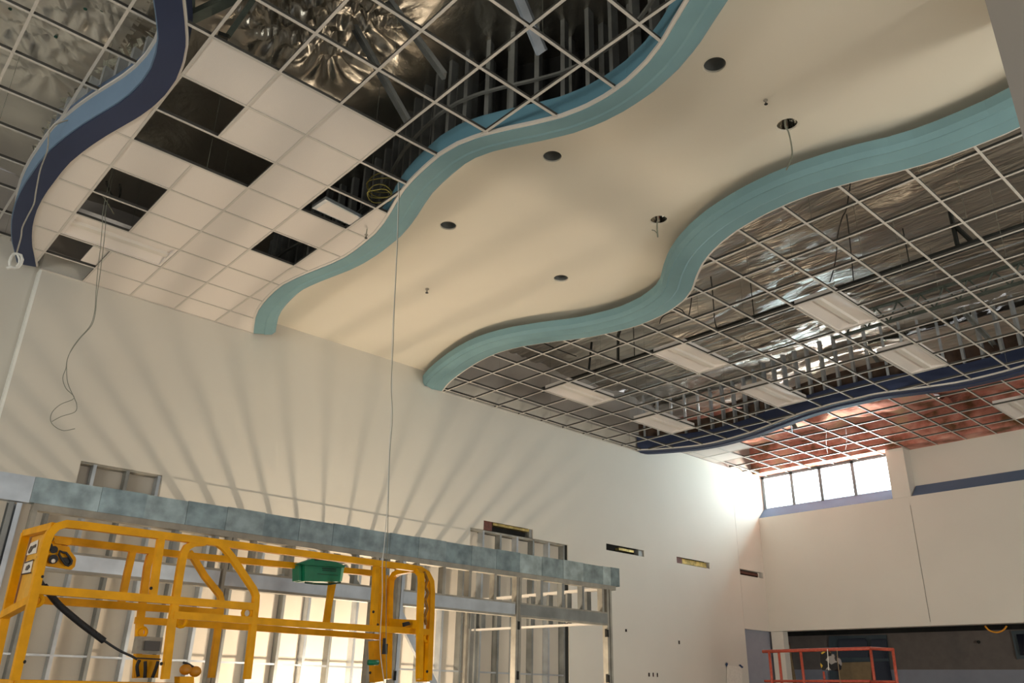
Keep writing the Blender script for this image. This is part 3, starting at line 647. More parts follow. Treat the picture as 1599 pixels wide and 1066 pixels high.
# yellow cable loops in open cell by teal band
for cx,cy,s_,l in (((3.982,6.750,6.626),0,.07,'lower loop of yellow cable coiled above an open cell by the teal band'),((4.040,6.768,6.773),0,.10,'upper loop of yellow cable coiled above an open cell by the teal band')):
    c=Vector(cx); o=MB().tube([c+Vector((math.cos(a)*s_*2.0,math.sin(a)*s_*2.0,.015*math.sin(3*a))) for a in np.linspace(0,2*math.pi,20)[:-1]],.006,5,closed=True).tube([c+Vector((math.cos(a)*s_*1.8,math.sin(a)*s_*2.1,.05+.015*math.sin(2*a))) for a in np.linspace(0,2*math.pi,20)[:-1]],.006,5,closed=True).build('cable_loop',M_wirey,smooth=True); tag(o,l,'cable','yellow cable loops above the open cell')
# sprinklers
def sprinkler(c,lab,drop=0,k=.62):
    c=Vector(c); t=thing('sprinkler_head',lab,'sprinkler',c)
    if drop: MB().tube([c+Vector((0,0,0)),c+Vector((0,0,drop))],.006,6).build('drop_pipe',M_wireg,t)
    MB().lathe(c,[(a*k,b*k) for a,b in [(.001,0),(.035,-.004),(.035,-.012),(.012,-.016),(.012,-.05),(.001,-.05)]],14).build('escutcheon',M_grey,t)
    MB().lathe(c,[(a*k,b*k) for a,b in [(.001,-.075),(.028,-.078),(.028,-.082),(.001,-.084)]],14).tube([c+Vector((.014*k,0,-.045*k)),c+Vector((.006*k,0,-.078*k))],.004*k,5).tube([c+Vector((-.014*k,0,-.045*k)),c+Vector((-.006*k,0,-.078*k))],.004*k,5).build('deflector',M_dark,t)
sprinkler(W(1.190,.614,1.0575),'small sprinkler head on the cream ceiling near the top right downlights')
sprinkler(W(1.208,1.730,1.0575),'small sprinkler head on the cream ceiling close to the long wall',k=.8)
sprinkler((4.146,7.240,6.407),'small sprinkler head hanging on a thin rod below the tiles by the teal band',.30)
# ---------------------------------------------------------------- far insulation bits
for k,(pts,l) in enumerate((('a','thin dark wire hanging in the window grid, left of the pair'),('b','thin dark wire hanging in the window grid, right of the pair'))):
    pt=[(16.255,7.936,6.919),(17.238,8.477,6.919),(18.379,9.038,6.919)] if k==0 else [(16.395,7.587,6.919),(17.550,8.147,6.919),(18.635,8.763,6.919)]
    cord(pt,.006,l,M_dark,'dangling_wire','wire')
cord([(14.908,8.045,6.724),(15.163,8.164,6.724),(15.458,8.321,6.724)],.014,'short dark cable end hanging under the far navy band',M_dark,'dangling_wire','wire')
# ---------------------------------------------------------------- slot openings in the long wall
def slot(x0,x1,z0,z1,lab,style):
    t=thing('wall_slot',lab,'wall opening',W((x0+x1)/2,YW+.004,z0),'slot openings in the long wall')
    mb=MB().pbox(x0-.002,x1+.002,YW+.030,YW+.033,z0-.01,z1+.01); mb.build('back_panel',M_black,t)
    if style==1:
        MB().pbox(x0,x0+.044,YW+.004,YW+.028,z0,z1).build('end_block',M_redbrown,t)
        MB().pbox(x0+.05,x1-.012,YW+.006,YW+.029,z1-.010,z1-.001).build('duct',M_gold,t); MB().pbox(x1-.016,x1-.002,YW+.003,YW+.029,z0,z1).build('jamb_stud',M_galvd,t)
    elif style==2:
        MB().pbox(x0+.09,x1-.06,YW+.008,YW+.029,z1-.016,z1-.006).build('duct',M_gold,t); MB().pbox(x1-.034,x1-.002,YW+.005,YW+.029,z0,z1).build('jamb_stud',M_galvd,t)
    elif style==3:
        MB().pbox(x0,x0+.044,YW+.004,YW+.028,z0,z1).build('end_block',M_redbrown,t)
        MB().pbox(x0+.045,x1-.01,YW+.010,YW+.029,z0+.004,z1-.002).build('duct',M_gold,t)
    else:
        MB().pbox(x0+.02,x1-.02,YW+.014,YW+.029,z0+.010,z1-.006).build('duct',M_redbrown,t)
slot(1.909,2.157,.527,.560,'slot opening with a red brown block, just above the stud bay',1)
slot(2.576,2.822,.534,.561,'slot opening with a brassy duct inside, right of the steel header end',2)
slot(3.051,3.301,.534,.562,'slot opening with a bright duct and red brown end, third along the long wall',3)
slot(3.552,3.755,.534,.562,'dark slot opening in the long wall closest to the far corner',4)
# lower drywall piece and its upper seam
struct(MB().pbox(.752,1.846,YW-.0028,YW,.440,.512),'wall_left.005',M_wall)
# wall studs in the unfinished bay
t=thing('stud_wall','row of grey steel studs filling the unfinished bay in the long wall','stud wall',W(1.3,YW+.017,FZ))
x=2.332;k=0
while x>.33:
    top=.524 if x>1.85 else (.514 if .54<x<.755 else .452)
    MB().channel(W(x-.004,YW+.019,FZ),W(x-.004,YW+.019,top),.138,.041,(1,0,0)).build('stud',M_galvl if k%2 else M_galvd,t); x-=.0835;k+=1
MB().pbox(1.847,2.347,YW+.005,YW+.033,.519,.526).build('head_track',M_track,t)
MB().pbox(.541,.751,YW+.005,YW+.033,.452,.459).pbox(.541,.751,YW+.005,YW+.033,.511,.516).build('head_track',M_track,t)
MB().pbox(.33,2.34,YW+.006,YW+.009,.045,.050).build('bridging_bar',M_galvl,t)
MB().pbox(2.335,2.350,YW+.004,YW+.033,FZ,.524).build('jamb_stud',M_dark,t)
# free-standing framed room front
YF=1.634
t=thing('header_frame','free standing galvanised stud frame with a deep steel header in front of the long wall','stud frame',W(1.2,YF,FZ))
hx=[.20,.322,.436,.519,.60,.682,.765,.848,.931,1.00,1.085,1.168,1.252,1.335,1.419,1.502,1.585,1.667,1.749,1.832,1.868,1.906]
sh=[M_galvl]+[mat('galvanised_header_%s'%c,v,.40,.7,var=.28,scale=6,bump=.12,bscale=10,detail=6) for c,v in (('cool',(.25,.32,.34)),('mid',(.30,.37,.385)),('pale',(.44,.53,.54)))]
for i in range(len(hx)-1):
    a,b_=hx[i],hx[i+1]; dz=.0006*(i%3)
    m_=M_galvl if i==0 else (sh[1+(i*7)%2] if i<15 else sh[3 if i%2 else 2])
    if i==len(hx)-2: m_=sh[1]
    za,zb=(.328,.282) if i==0 else (.3265+.008*a/1.9+dz,.283)
    MB().pbox(a,b_-.0004,YF-.002-dz,YF+.016,zb,za).build('header_plate',m_,t)
MB().pbox(.33,1.89,YF-.001,YF+.018,.271,.283).build('top_track',M_track,t)
for x in (.585,.667,.75,.839,.919,1.0,1.085,1.17,1.25,1.333,1.418,1.585,1.667,1.749,1.833):
    MB().channel(W(x,YF+.012,.201),W(x,YF+.012,.273),.092,.041,(1,0,0)).build('cripple_stud',M_track if int(x*100)%2 else M_galvd,t)
for a,b_,m_ in ((.345,.688,M_galvl),(.700,1.045,M_galvl),(1.135,1.490,M_galvl),(1.508,1.850,M_galvd)):
    MB().pbox(a,b_,YF-.001,YF+.016,.176,.203).build('opening_header',m_,t)
    MB().pbox(a,b_,YF-.002,YF+.018,.171,.176).pbox(a,b_,YF-.002,YF+.018,.203,.207).build('opening_track',M_track,t)
for x in (.330,.694,.704,1.052,1.064,1.118,1.128,1.494,1.504,1.850,1.862):
    MB().channel(W(x,YF+.009,FZ),W(x,YF+.009,.273),.092,.041,(1,0,0)).build('full_stud',M_galvl if x in(1.128,1.064,.335) else M_track,t)
for x,z in ((1.851,.14),(1.851,.02),(1.504,.14),(1.504,.02),(1.128,.11),(1.128,.01),(1.064,.11)):
    MB().pbox(x-.0062,x-.0050,YF-.0005,YF+.006,z,z+.022).pbox(x-.004,x+.003,YF-.0012,YF-.0004,z,z+.02).build('knockout',M_black,t)
MB().beam(W(1.14,YF+.02,.155),W(1.33,YF+.02,-.10),.09,.045,(0,1,0)).build('diagonal_brace',M_galvl,t)
MB().beam(W(.80,YF+.05,.20),W(1.02,YF+.05,.265),.03,.05,(0,1,0)).beam(W(1.03,YF+.1,.26),W(1.09,YF+.1,.20),.03,.05,(0,1,0)).build('diagonal_brace',M_galvd,t)
# sloping ceiling joists of the framed room back to the wall
k=0;x=.42
while x<1.95:
    MB().channel(W(x,YF+.02,.300),W(x,YW-.003,.425),.092,.041,(1,0,0)).build('ceiling_joist',M_galvd,t); x+=.0835
# end wall of the framed room with a door opening
XE=1.845
for y in (1.70,1.78,1.86,1.94,2.02,2.10,2.18,2.24):
    MB().channel(W(XE,y,.182),W(XE,y,.268),.092,.041,(0,1,0)).build('cripple_stud',M_galvd,t)
MB().pbox(XE-.009,XE+.009,YF+.02,2.262,.268,.276).pbox(XE-.009,XE+.009,YF+.02,2.23,.174,.180).build('side_track',M_trim,t)
for y in (2.215,2.235): MB().channel(W(XE,y,FZ),W(XE,y,.268),.092,.041,(0,1 if y>2.22 else -1,0)).build('full_stud',M_galvd,t)
MB().pbox(XE-.009,XE+.009,2.255,2.268,FZ,.26).build('wall_stud',M_track,t)
# left return wall of the framed room
for x,mm in ((.312,M_galvl),(.300,M_galvd),(.262,M_galvl),(.225,M_galvl)): MB().channel(W(x,YF+.009,FZ),W(x,YF+.009,.28),.092,.041,(-1,0,0)).build('full_stud',mm,t)
# scraps of board on the header
o=MB().prism([(4.446,8.028,2.937),(4.468,8.028,2.892),(4.580,8.028,2.878),(4.555,8.028,2.957),(4.520,8.028,2.919)],(0,.02,0)).build('paper_scrap',M_paper); tag(o,'torn white paper scrap stuck on the steel header above the green tray','paper scrap')
# work light stand
t=thing('work_light','warm work light on a short stand behind the stud frame','work light',W(1.30,1.98,FZ))
MB().tube([W(1.30,1.98,FZ),W(1.30,1.98,-.165)],.015,8).build('stand',M_dark,t); MB().lathe(W(1.30,1.98,-.165),[(.001,0),(.06,.0),(.06,.02),(.001,.02)],16).build('lamp_base',M_yel,t)
for a in (0,2.1,4.2): MB().tube([W(1.30,1.98,FZ+.05),W(1.30,1.98,FZ)+Vector((.35*math.cos(a),.35*math.sin(a),.01))],.012,6).build('leg',M_dark,t)
# ---------------------------------------------------------------- wall boxes and paper
for c,w_,h_,l in (((13.101,11.078,2.702),.010,.010,'small square dark outlet box on the long wall, leftmost'),((14.809,11.078,2.565),.009,.014,'small upright dark outlet box on the long wall, further right'),
    ((13.765,11.078,1.908),.009,.014,'leftmost dark switch box in the low group of three'),((13.896,11.078,1.911),.006,.015,'middle dark switch box in the low group of three'),((14.029,11.078,1.909),.006,.015,'rightmost dark switch box in the low group of three')):
    c=Vector(c); t=thing('outlet_box',l,'electrical box',(c.x,YW*S-.004,c.z),'open electrical boxes on the long wall')
    hw,hh=w_*S/2,h_*S/2
    MB().box((c.x-hw,YW*S-.006,c.z-hh),(c.x+hw,YW*S,c.z+hh)).build('box',M_black,t)
    MB().box((c.x-hw*.5,YW*S-.008,c.z-hh*.6),(c.x+hw*.2,YW*S-.005,c.z+hh*.1)).build('wire_tail',M_redbrown,t)
t=thing('paper_sheet','white paper sheet taped with blue tape low on the long wall','paper sheet',(16.653,11.029,1.813))
MB().prism([(16.469,11.068,2.175),(17.042,11.068,2.153),(17.014,11.068,1.505),(16.380,11.068,1.550)],(0,.004,0)).build('sheet',M_paper,t)
MB().prism([(16.414,11.063,2.186),(16.469,11.063,2.227),(16.515,11.063,2.202),(16.456,11.063,2.135)],(0,.004,0)).build('tape',M_tape,t)
MB().prism([(16.938,11.063,2.190),(16.991,11.063,2.205),(17.111,11.063,2.155),(17.055,11.063,2.127)],(0,.004,0)).build('tape',M_tape,t)
# ---------------------------------------------------------------- yellow scissor lift
YN,YFR=1.222,1.365; R_=.026
t=thing('scissor_lift','yellow scissor lift with a long guard rail platform in the lower left','scissor lift',W(.57,1.29,FZ))
JI=[0]
def rail(pts,name='guard_rail',r=R_,m=M_yel,smooth_=0,up=(0,1,0)):
    JI[0]+=1; r=r+.0007*((JI[0]*5)%7-3); jd=Vector((.0011*((JI[0]*3)%5-2),.0013*((JI[0]*2)%5-2),0)); pts=[Vector(p)+jd for p in pts]
    P=sm(pts,4) if smooth_ else [Vector(p) for p in pts]
    return MB().tube(P,r,8,square=True,up=up).build(name,m,t)
rail([(1.339,5.963,1.576),(1.332,5.963,1.952),(1.326,5.963,2.343),(1.328,5.963,2.400),(1.338,5.963,2.458),(1.366,5.963,2.503),(1.415,5.963,2.527),(1.505,5.963,2.531),(2.264,5.963,2.536),(3.139,5.963,2.539),(4.190,5.963,2.542),(4.294,5.963,2.537),(4.373,5.963,2.507),(4.420,5.963,2.446),(4.434,5.963,2.355),(4.442,5.963,2.168),(4.455,5.963,1.644)])
rail([(2.248,5.963,1.604),(2.226,5.963,1.951),(2.224,5.963,2.078),(2.219,5.963,2.302),(2.219,5.963,2.422),(2.237,5.963,2.478),(2.283,5.963,2.511),(2.361,5.963,2.526)])
rail([(2.457,5.963,2.533),(2.506,5.963,2.507),(2.569,5.963,2.454),(2.782,5.963,2.235),(2.809,5.963,2.191),(2.815,5.963,2.123),(2.830,5.963,1.617)])
rail([(1.322,5.963,2.105),(2.801,5.963,2.113)],'mid_rail'); rail([(2.223,5.963,2.014),(3.211,5.963,2.017),(4.459,5.963,2.027)],'mid_rail')
rail([(2.042,5.963,2.517),(2.049,5.963,2.320),(2.060,5.963,2.128)],'guard_post'); rail([(3.847,5.963,2.537),(3.856,5.963,2.330),(3.867,5.963,2.048)],'guard_post')
rail([(1.521,6.661,2.516),(1.686,6.661,2.519),(2.552,6.661,2.517),(3.521,6.661,2.541),(4.285,6.661,2.558)],'guard_rail')
rail([(2.297,6.661,1.608),(2.247,6.661,1.977),(2.239,6.661,2.115),(2.221,6.661,2.397),(2.225,6.661,2.479),(2.249,6.661,2.506),(2.297,6.661,2.517)])
rail([(2.521,6.661,2.544),(2.571,6.661,2.499),(2.684,6.661,2.371),(2.829,6.661,2.244),(2.855,6.661,2.187),(2.868,6.661,1.622)])
rail([(1.508,6.661,2.097),(2.137,6.661,2.102),(2.847,6.661,2.107)],'mid_rail'); rail([(2.213,6.661,2.007),(3.183,6.661,2.010),(4.379,6.661,2.004)],'mid_rail')
rail([(2.087,6.661,2.512),(2.081,6.661,2.335),(2.081,6.661,2.126)],'guard_post'); rail([(3.842,6.661,2.541),(3.838,6.661,2.265),(3.830,6.661,2.076)],'guard_post')
rail([(4.394,6.661,2.551),(4.429,6.661,2.198),(4.464,6.661,1.649)],'guard_post',.03)
# near left corner, end panel and labels
rail([(1.340,6.661,2.538),(1.339,6.661,2.369),(1.344,6.661,2.046),(1.352,6.661,1.819),(1.360,6.661,1.594)],'guard_post',.028)
rail([(1.341,6.661,2.534),(1.358,5.963,2.506)],'guard_rail',.026,up=(0,0,1))
rail([(1.335,6.661,1.983),(1.335,5.963,2.048)],'mid_rail',.026,up=(0,0,1))
ep=[(1.383,6.821,2.548),(1.383,6.431,2.571),(1.383,6.323,2.505),(1.383,6.305,2.194),(1.383,6.281,2.070),(1.383,6.666,2.049),(1.383,6.889,2.105),(1.383,6.886,2.326)]
pn=MB().prism(ep,(.012,0,0)).build('end_panel',M_yel2,t)
st=MB().prism([(1.376,6.654,2.385),(1.376,6.612,2.466),(1.376,6.413,2.469),(1.376,6.384,2.377)],(.004,0,0)).build('decal',M_paper,pn)
MB().prism([(1.371,6.597,2.402),(1.371,6.565,2.438),(1.371,6.532,2.439),(1.371,6.489,2.422),(1.371,6.517,2.398),(1.371,6.569,2.390)],(.004,0,0)).prism([(1.371,6.503,2.436),(1.371,6.425,2.441),(1.371,6.420,2.419),(1.371,6.485,2.417)],(.004,0,0)).build('pictogram',M_greyd,st)
st=MB().prism([(1.376,6.652,2.254),(1.376,6.641,2.338),(1.376,6.421,2.338),(1.376,6.407,2.247)],(.004,0,0)).build('decal',M_paper,pn)
MB().prism([(1.371,6.549,2.275),(1.371,6.540,2.300),(1.371,6.480,2.308),(1.371,6.443,2.288),(1.371,6.493,2.271)],(.004,0,0)).build('pictogram',M_greyd,st)
MB().prism([(1.371,6.617,2.334),(1.371,6.392,2.335),(1.371,6.391,2.328),(1.371,6.615,2.328)],(.004,0,0)).prism([(1.371,6.636,2.258),(1.371,6.386,2.250),(1.371,6.382,2.242),(1.371,6.627,2.250)],(.004,0,0)).build('decal_border',M_rub,st)
# gate hoop at the far right end of the platform
gp=rail([(4.255,6.262,1.647),(4.255,6.336,2.362),(4.255,6.332,2.473),(4.255,6.287,2.514),(4.255,6.209,2.531),(4.255,6.015,2.537),(4.255,5.937,2.520),(4.255,5.886,2.483),(4.255,5.869,2.413),(4.255,5.858,2.150),(4.255,5.810,1.651)],'gate_hoop',.024,smooth_=0,up=(1,0,0))
MB().beam((4.255,6.329,2.106),(4.255,5.840,2.073),.03,.07).build('gate_bar',M_yel,t)
MB().beam((4.339,6.637,1.969),(4.388,6.637,1.626),.10,.08,(0,1,0)).build('socket_post',M_yel,t)
MB().beam((4.444,6.027,2.039),(4.449,6.027,1.633),.10,.06,(0,1,0)).build('socket_post',M_yel,t)
MB().beam((4.154,6.344,2.604),(4.192,6.344,2.034),.05,.05,(0,1,0)).build('gate_hinge_post',M_yel,t)
MB().tube([(4.319,5.929,2.515),(4.359,5.929,2.454),(4.342,5.929,2.398),(4.374,5.929,2.347),(4.352,5.929,2.282),(4.378,5.929,2.215),(4.355,5.929,2.150),(4.374,5.929,2.084)],.015,6).build('spring_latch',mat('bronze_latch',(.30,.15,.02),.5,.3,var=.3,scale=40),t)
for pp_ in ((1.355,5.963,2.042),(2.267,6.647,1.923),(2.288,5.963,1.976),(2.763,5.963,2.065),(4.428,5.963,1.984)):
    c=Vector(pp_); MB().tube([c+Vector((.035*math.cos(a),0,.035*math.sin(a))) for a in np.linspace(0,2*math.pi,13)[:-1]],.014,6,closed=True,up=(0,1,0)).build('rail_eye',M_yel,t)
# platform deck, toe boards, base
DZ=-.004
MB().pbox(.275,.872,YN-.004,YN+.004,DZ-.006,DZ).pbox(.275,.872,YFR-.004,YFR+.004,DZ-.006,DZ).build('toe_cap',M_yel,t)
MB().pbox(.277,.868,YN-.003,YN+.003,-.032,DZ-.006).pbox(.277,.868,YFR-.003,YFR+.003,-.032,DZ-.006).build('toe_board',M_haz,t)
MB().pbox(.274,.276,YN,YFR,-.032,DZ).build('toe_board',M_yel,t)
MB().pbox(.275,.872,YN,YFR,-.040,-.032).build('deck',M_greyd,t)
for s_ in (0,1):
    for k in range(3):
        za,zb=-.19+.05*k,-.14+.05*k
        MB().beam(W(.40 if (k+s_)%2 else .74,1.25+.08*s_,za),W(.74 if (k+s_)%2 else .40,1.25+.08*s_,zb),.04,.10).build('scissor_arm',M_yel,t)
MB().pbox(.36,.78,1.235,1.352,-.285,-.19).build('chassis',M_yel,t)
for x in (.42,.72):
    for y in (1.238,1.335):
        c=W(x,y,FZ); MB().tube([c+Vector((0,0,.17)),c+Vector((0,.08,.17))],.17,20).build('wheel',M_rub,t)
for k in range(9):
    p=[(1.365,5.944,1.682),(1.350,5.944,2.184),(2.035,5.944,2.175),(3.844,5.944,2.151),(4.428,5.944,1.713),(2.196,5.944,1.699),(3.862,5.944,1.688),(3.897,5.944,2.054),(4.329,5.944,2.029)][k]
    MB().ball(p,.012,6,4).build('bolt',M_dark,t)
# controller box hung on the rail: side plate with cut-outs
t2=thing('lift_controller','yellow control box with round holes hung on the rail at the lift corner','control box',(1.496,6.295,2.353))
pl_=MB().prism([(1.360,6.149,2.449),(1.408,6.149,2.463),(1.466,6.149,2.416),(1.515,6.149,2.413),(1.534,6.149,2.382),(1.570,6.149,2.348),(1.578,6.149,2.332),(1.579,6.149,2.289),(1.564,6.149,2.267),(1.531,6.149,2.268),(1.380,6.149,2.276),(1.367,6.149,2.300),(1.366,6.149,2.374)],(0,.03,0)).build('side_plate',M_yel,t2)
MB().prism([(1.395,6.124,2.459),(1.515,6.124,2.457),(1.520,6.124,2.433),(1.507,6.124,2.418),(1.419,6.124,2.420)],(0,.05,0)).build('hood',M_yel,t2)
o1=MB().tube([(1.478,6.124,2.368),(1.461,6.124,2.375),(1.458,6.124,2.353),(1.486,6.124,2.319),(1.511,6.124,2.293),(1.532,6.124,2.287),(1.545,6.124,2.301),(1.545,6.124,2.321),(1.524,6.124,2.344),(1.499,6.124,2.367)],.008,6,closed=True).build('handle_ring',M_rub,pl_)
MB().prism([(1.484,6.134,2.336),(1.531,6.134,2.342),(1.547,6.134,2.323),(1.549,6.134,2.298),(1.530,6.134,2.291),(1.508,6.134,2.301)],(0,.01,0)).build('handle_recess',M_rub,pl_)
for c,r in (((1.432,6.129,2.318),.030),((1.422,6.129,2.379),.024)):
    c=Vector(c); MB().tube([c,c+Vector((0,-.006,0))],r,16).build('hole',M_rub,pl_)
MB().ball((1.432,6.117,2.306),.014,8,6).build('button',M_paper,pl_)
MB().ball((1.372,6.100,2.445),.030,8,6).ball((1.377,6.100,2.391),.030,8,6).build('joystick_grip',M_rub,t2); MB().ball((1.367,6.100,2.415),.022,8,6).build('stop_button',M_red2,t2)
MB().prism([(1.357,6.100,2.311),(1.360,6.100,2.344),(1.378,6.100,2.334),(1.386,6.100,2.265),(1.372,6.100,2.259)],(0,.05,0)).build('side_cover',M_red2,t2)
# coiled control cord
P=sm([(1.361,6.100,2.209),(1.395,6.100,2.160),(1.455,6.100,2.097),(1.523,6.100,2.035),(1.597,6.100,1.984),(1.675,6.100,1.933),(1.753,6.100,1.886),(1.846,6.100,1.831)],10); cc=[];n=len(P)
for i,p in enumerate(P[:-1]):
    for k in range(6):
        u_=k/6; q_=p.lerp(P[i+1],u_); a=2*math.pi*(i+u_)*1.0; 
        am=.015 if i>12 else .004
        cc.append(q_+Vector((0,am*math.cos(a),0))+Vector((.6,0,.8))*am*math.sin(a))
t3=thing('coiled_cord','black coiled control cord stretched across the yellow lift','cord',(1.606,6.100,1.977))
MB().tube(cc,.009,5).build('coil',M_rub,t3,smooth=True)
MB().tube(sm([(1.836,6.100,1.838),(1.905,6.100,1.801),(1.974,6.100,1.768),(2.043,6.100,1.743),(2.085,6.100,1.724)]),.008,6).build('lead',M_rub,t3)
MB().tube(sm([(1.334,6.100,2.324),(1.346,6.100,2.256),(1.361,6.100,2.209)]),.010,6).build('lead',M_rub,t3)
# grey junction box with bracket and leads
t4=thing('junction_box','weathered grey power socket box on the far rail of the yellow lift','power box',(2.301,6.490,1.731))
MB().prism([(2.192,6.466,1.887),(2.369,6.466,1.888),(2.372,6.466,1.773),(2.193,6.466,1.770)],(0,.09,0)).build('box',M_grey,t4)
MB().prism([(2.236,6.432,1.858),(2.343,6.432,1.859),(2.346,6.432,1.793),(2.240,6.432,1.793)],(0,.03,0)).build('socket_cover',M_greyd,t4)
MB().prism([(2.215,6.515,1.767),(2.386,6.515,1.769),(2.402,6.515,1.612),(2.247,6.515,1.608)],(0,.03,0)).build('bracket',M_yel,t4)
MB().prism([(2.193,6.451,1.744),(2.373,6.451,1.742),(2.374,6.451,1.733),(2.195,6.451,1.735)],(0,.02,0)).build('clamp_bar',M_rub,t4)
for pts in ([(2.220,6.442,1.727),(2.211,6.442,1.684),(2.233,6.442,1.617)],[(2.262,6.442,1.720),(2.273,6.442,1.665),(2.280,6.442,1.609)],[(2.354,6.442,1.723),(2.346,6.442,1.667),(2.334,6.442,1.611)]): MB().tube(sm(pts),.012,6).build('lead',M_rub,t4)
# ear muffs on a yellow block
t5=thing('ear_muffs','orange ear muffs with a dark band lying on the lift toe board','ear muffs',(2.430,6.002,1.632))
MB().ball((2.411,6.051,1.669),.045,12,8,(1,.6,.8)).build('ear_cup',M_orange,t5,smooth=True); MB().ball((2.482,6.051,1.658),.045,12,8,(1,.6,.8)).build('ear_cup',M_orange,t5,smooth=True)
MB().tube(sm([(2.385,6.051,1.714),(2.418,6.051,1.707),(2.453,6.051,1.691),(2.484,6.051,1.675)]),.008,6).build('headband',M_rub,t5)
o=MB().prism([(2.345,5.963,1.622),(2.443,5.963,1.625),(2.455,5.963,1.560),(2.357,5.963,1.558)],(0,.10,0)).build('toe_board_block',M_yel); tag(o,'yellow square block on the lift toe board under the ear muffs','block')
# green tray on far rail
t6=thing('tool_tray','green plastic tool tray hooked over the far rail of the yellow lift','tool tray',(3.687,6.539,2.434))
MB().prism([(3.478,6.515,2.540),(3.844,6.515,2.563),(3.840,6.515,2.430),(3.497,6.515,2.403)],(0,.16,0)).build('tray_body',M_green,t6)
MB().prism([(3.450,6.564,2.535),(3.505,6.564,2.541),(3.523,6.564,2.409),(3.468,6.564,2.409)],(0,.12,0)).build('side_wall',M_green,t6)
MB().prism([(3.838,6.505,2.561),(3.863,6.505,2.569),(3.853,6.505,2.436),(3.834,6.505,2.429)],(0,.03,0)).build('side_edge',M_greenl,t6)
MB().prism([(3.415,6.490,2.541),(3.543,6.490,2.596),(3.680,6.490,2.611),(3.861,6.490,2.568),(3.857,6.490,2.551),(3.465,6.490,2.533)],(0,.10,0)).build('rim',M_green,t6)
MB().prism([(3.556,6.481,2.599),(3.668,6.481,2.612),(3.703,6.481,2.588),(3.639,6.481,2.590),(3.552,6.481,2.580)],(0,.03,0)).build('handle_slot',M_rub,t6)
MB().prism([(3.651,6.510,2.530),(3.785,6.510,2.537),(3.786,6.510,2.527),(3.653,6.510,2.520)],(0,.004,0)).prism([(3.654,6.510,2.512),(3.787,6.510,2.519),(3.788,6.510,2.512),(3.655,6.510,2.505)],(0,.004,0)).prism([(3.608,6.510,2.477),(3.811,6.510,2.484),(3.812,6.510,2.480),(3.608,6.510,2.473)],(0,.004,0)).build('printed_lines',M_greend,t6)
MB().tube([(3.498,6.515,2.392),(3.585,6.515,2.390),(3.722,6.515,2.397),(3.847,6.515,2.425)],.008,6).build('hanging_strap',M_greend,t6)
rail([(3.855,6.661,2.442),(3.838,6.661,2.265),(3.830,6.661,2.076)],'guard_post')
# little green roll and black lock at the gate
o=MB().tube([(3.937,6.100,1.768),(4.031,6.100,1.771)],.022,12).build('green_roll',M_green,smooth=True); tag(o,'small green roll hanging at the gate of the yellow lift','tape roll')
t7=thing('gate_lock','black lock box with a stem on the gate post of the yellow lift','lock',(3.923,5.856,1.833))
MB().box(Vector((3.919,5.885,1.829)),Vector((3.953,5.856,1.907))).build('lock_body',M_rub,t7); MB().tube([(3.926,5.871,1.901),(3.922,5.871,1.950)],.012,6).build('lock_stem',M_rub,t7)
o=MB().prism([(4.147,5.929,2.085),(4.198,5.929,2.098),(4.214,5.929,2.074),(4.156,5.929,2.055)],(0,.03,0)).build('latch_clip',M_rub); tag(o,'black clip under the gate bar of the yellow lift','clip')
# ---------------------------------------------------------------- red lift
t=thing('scissor_lift','paint spattered red scissor lift standing by the far wall','scissor lift',W(3.15,1.65,FZ))
XR=3.06
def rr(pts,name,r=.022): return MB().tube([Vector(p) for p in pts],r,8).build(name,M_red,t,smooth=True)
rr([(14.933,9.195,2.362),(14.933,8.391,2.373),(14.933,7.045,2.385)],'guard_rail',.03)
rr([(14.933,7.045,2.385),(14.738,6.554,2.348)],'guard_rail',.028)
rr([(14.933,7.130,1.842),(14.738,6.561,1.843)],'mid_rail'); rr([(14.933,9.213,1.832),(14.933,7.128,1.852)],'mid_rail')
for a,b_ in ((((14.933,9.055,2.360)),((14.933,9.051,1.800))),(((15.128,8.964,2.367)),((15.128,8.963,1.805))),(((14.933,8.393,2.362)),((14.933,8.387,1.807))),(((14.933,7.045,2.385)),((14.933,7.053,1.822))),(((14.738,6.565,2.348)),((14.738,6.575,1.823)))):
    a=Vector(a);b_=Vector(b_); e=a+(b_-a)*((a.z-(EYE-.15))/(a.z-b_.z)); rr([a,e],'guard_post',.026)
rr([(15.079,8.057,2.010),(15.079,8.059,1.814)],'guard_post',.02)
P0=Vector((14.933,9.213,1.832));P1=Vector((14.738,6.554,2.348))
MB().box((P1.x-.1,P1.y,EYE-.22),(P0.x+.62,P0.y,EYE-.12)).build('deck',M_red,t)
MB().box((P1.x,P1.y+.15,.18),(P0.x+.5,P0.y-.15,.5)).build('chassis',M_red,t)
for k in range(3): MB().beam((P0.x+.1,P1.y+.3,.5+.3*k),(P0.x+.1,P0.y-.3,.8+.3*k),.05,.1).beam((P0.x+.4,P0.y-.3,.5+.3*k),(P0.x+.4,P1.y+.3,.8+.3*k),.05,.1).build('scissor_arm',M_red,t)
for yy in (P1.y+.35,P0.y-.35):
    for xx in (P1.x+.02,P0.x+.42): MB().tube([(xx,yy,.18),(xx+.1,yy,.18)],.18,18).build('wheel',M_rub,t)
t=thing('tool_bag','black and yellow patterned bag strapped to the red lift rail','bag',(14.835,7.825,2.025))
MB().prism([(14.811,7.934,2.306),(14.811,7.880,2.338),(14.811,7.805,2.337),(14.811,7.764,2.282),(14.811,7.701,2.293),(14.811,7.638,2.217),(14.811,7.626,2.131),(14.811,7.651,2.046),(14.811,7.716,2.014),(14.811,7.835,2.035),(14.811,7.936,2.024),(14.811,7.961,2.110)],(.16,0,0)).build('bag_body',M_bag,t)
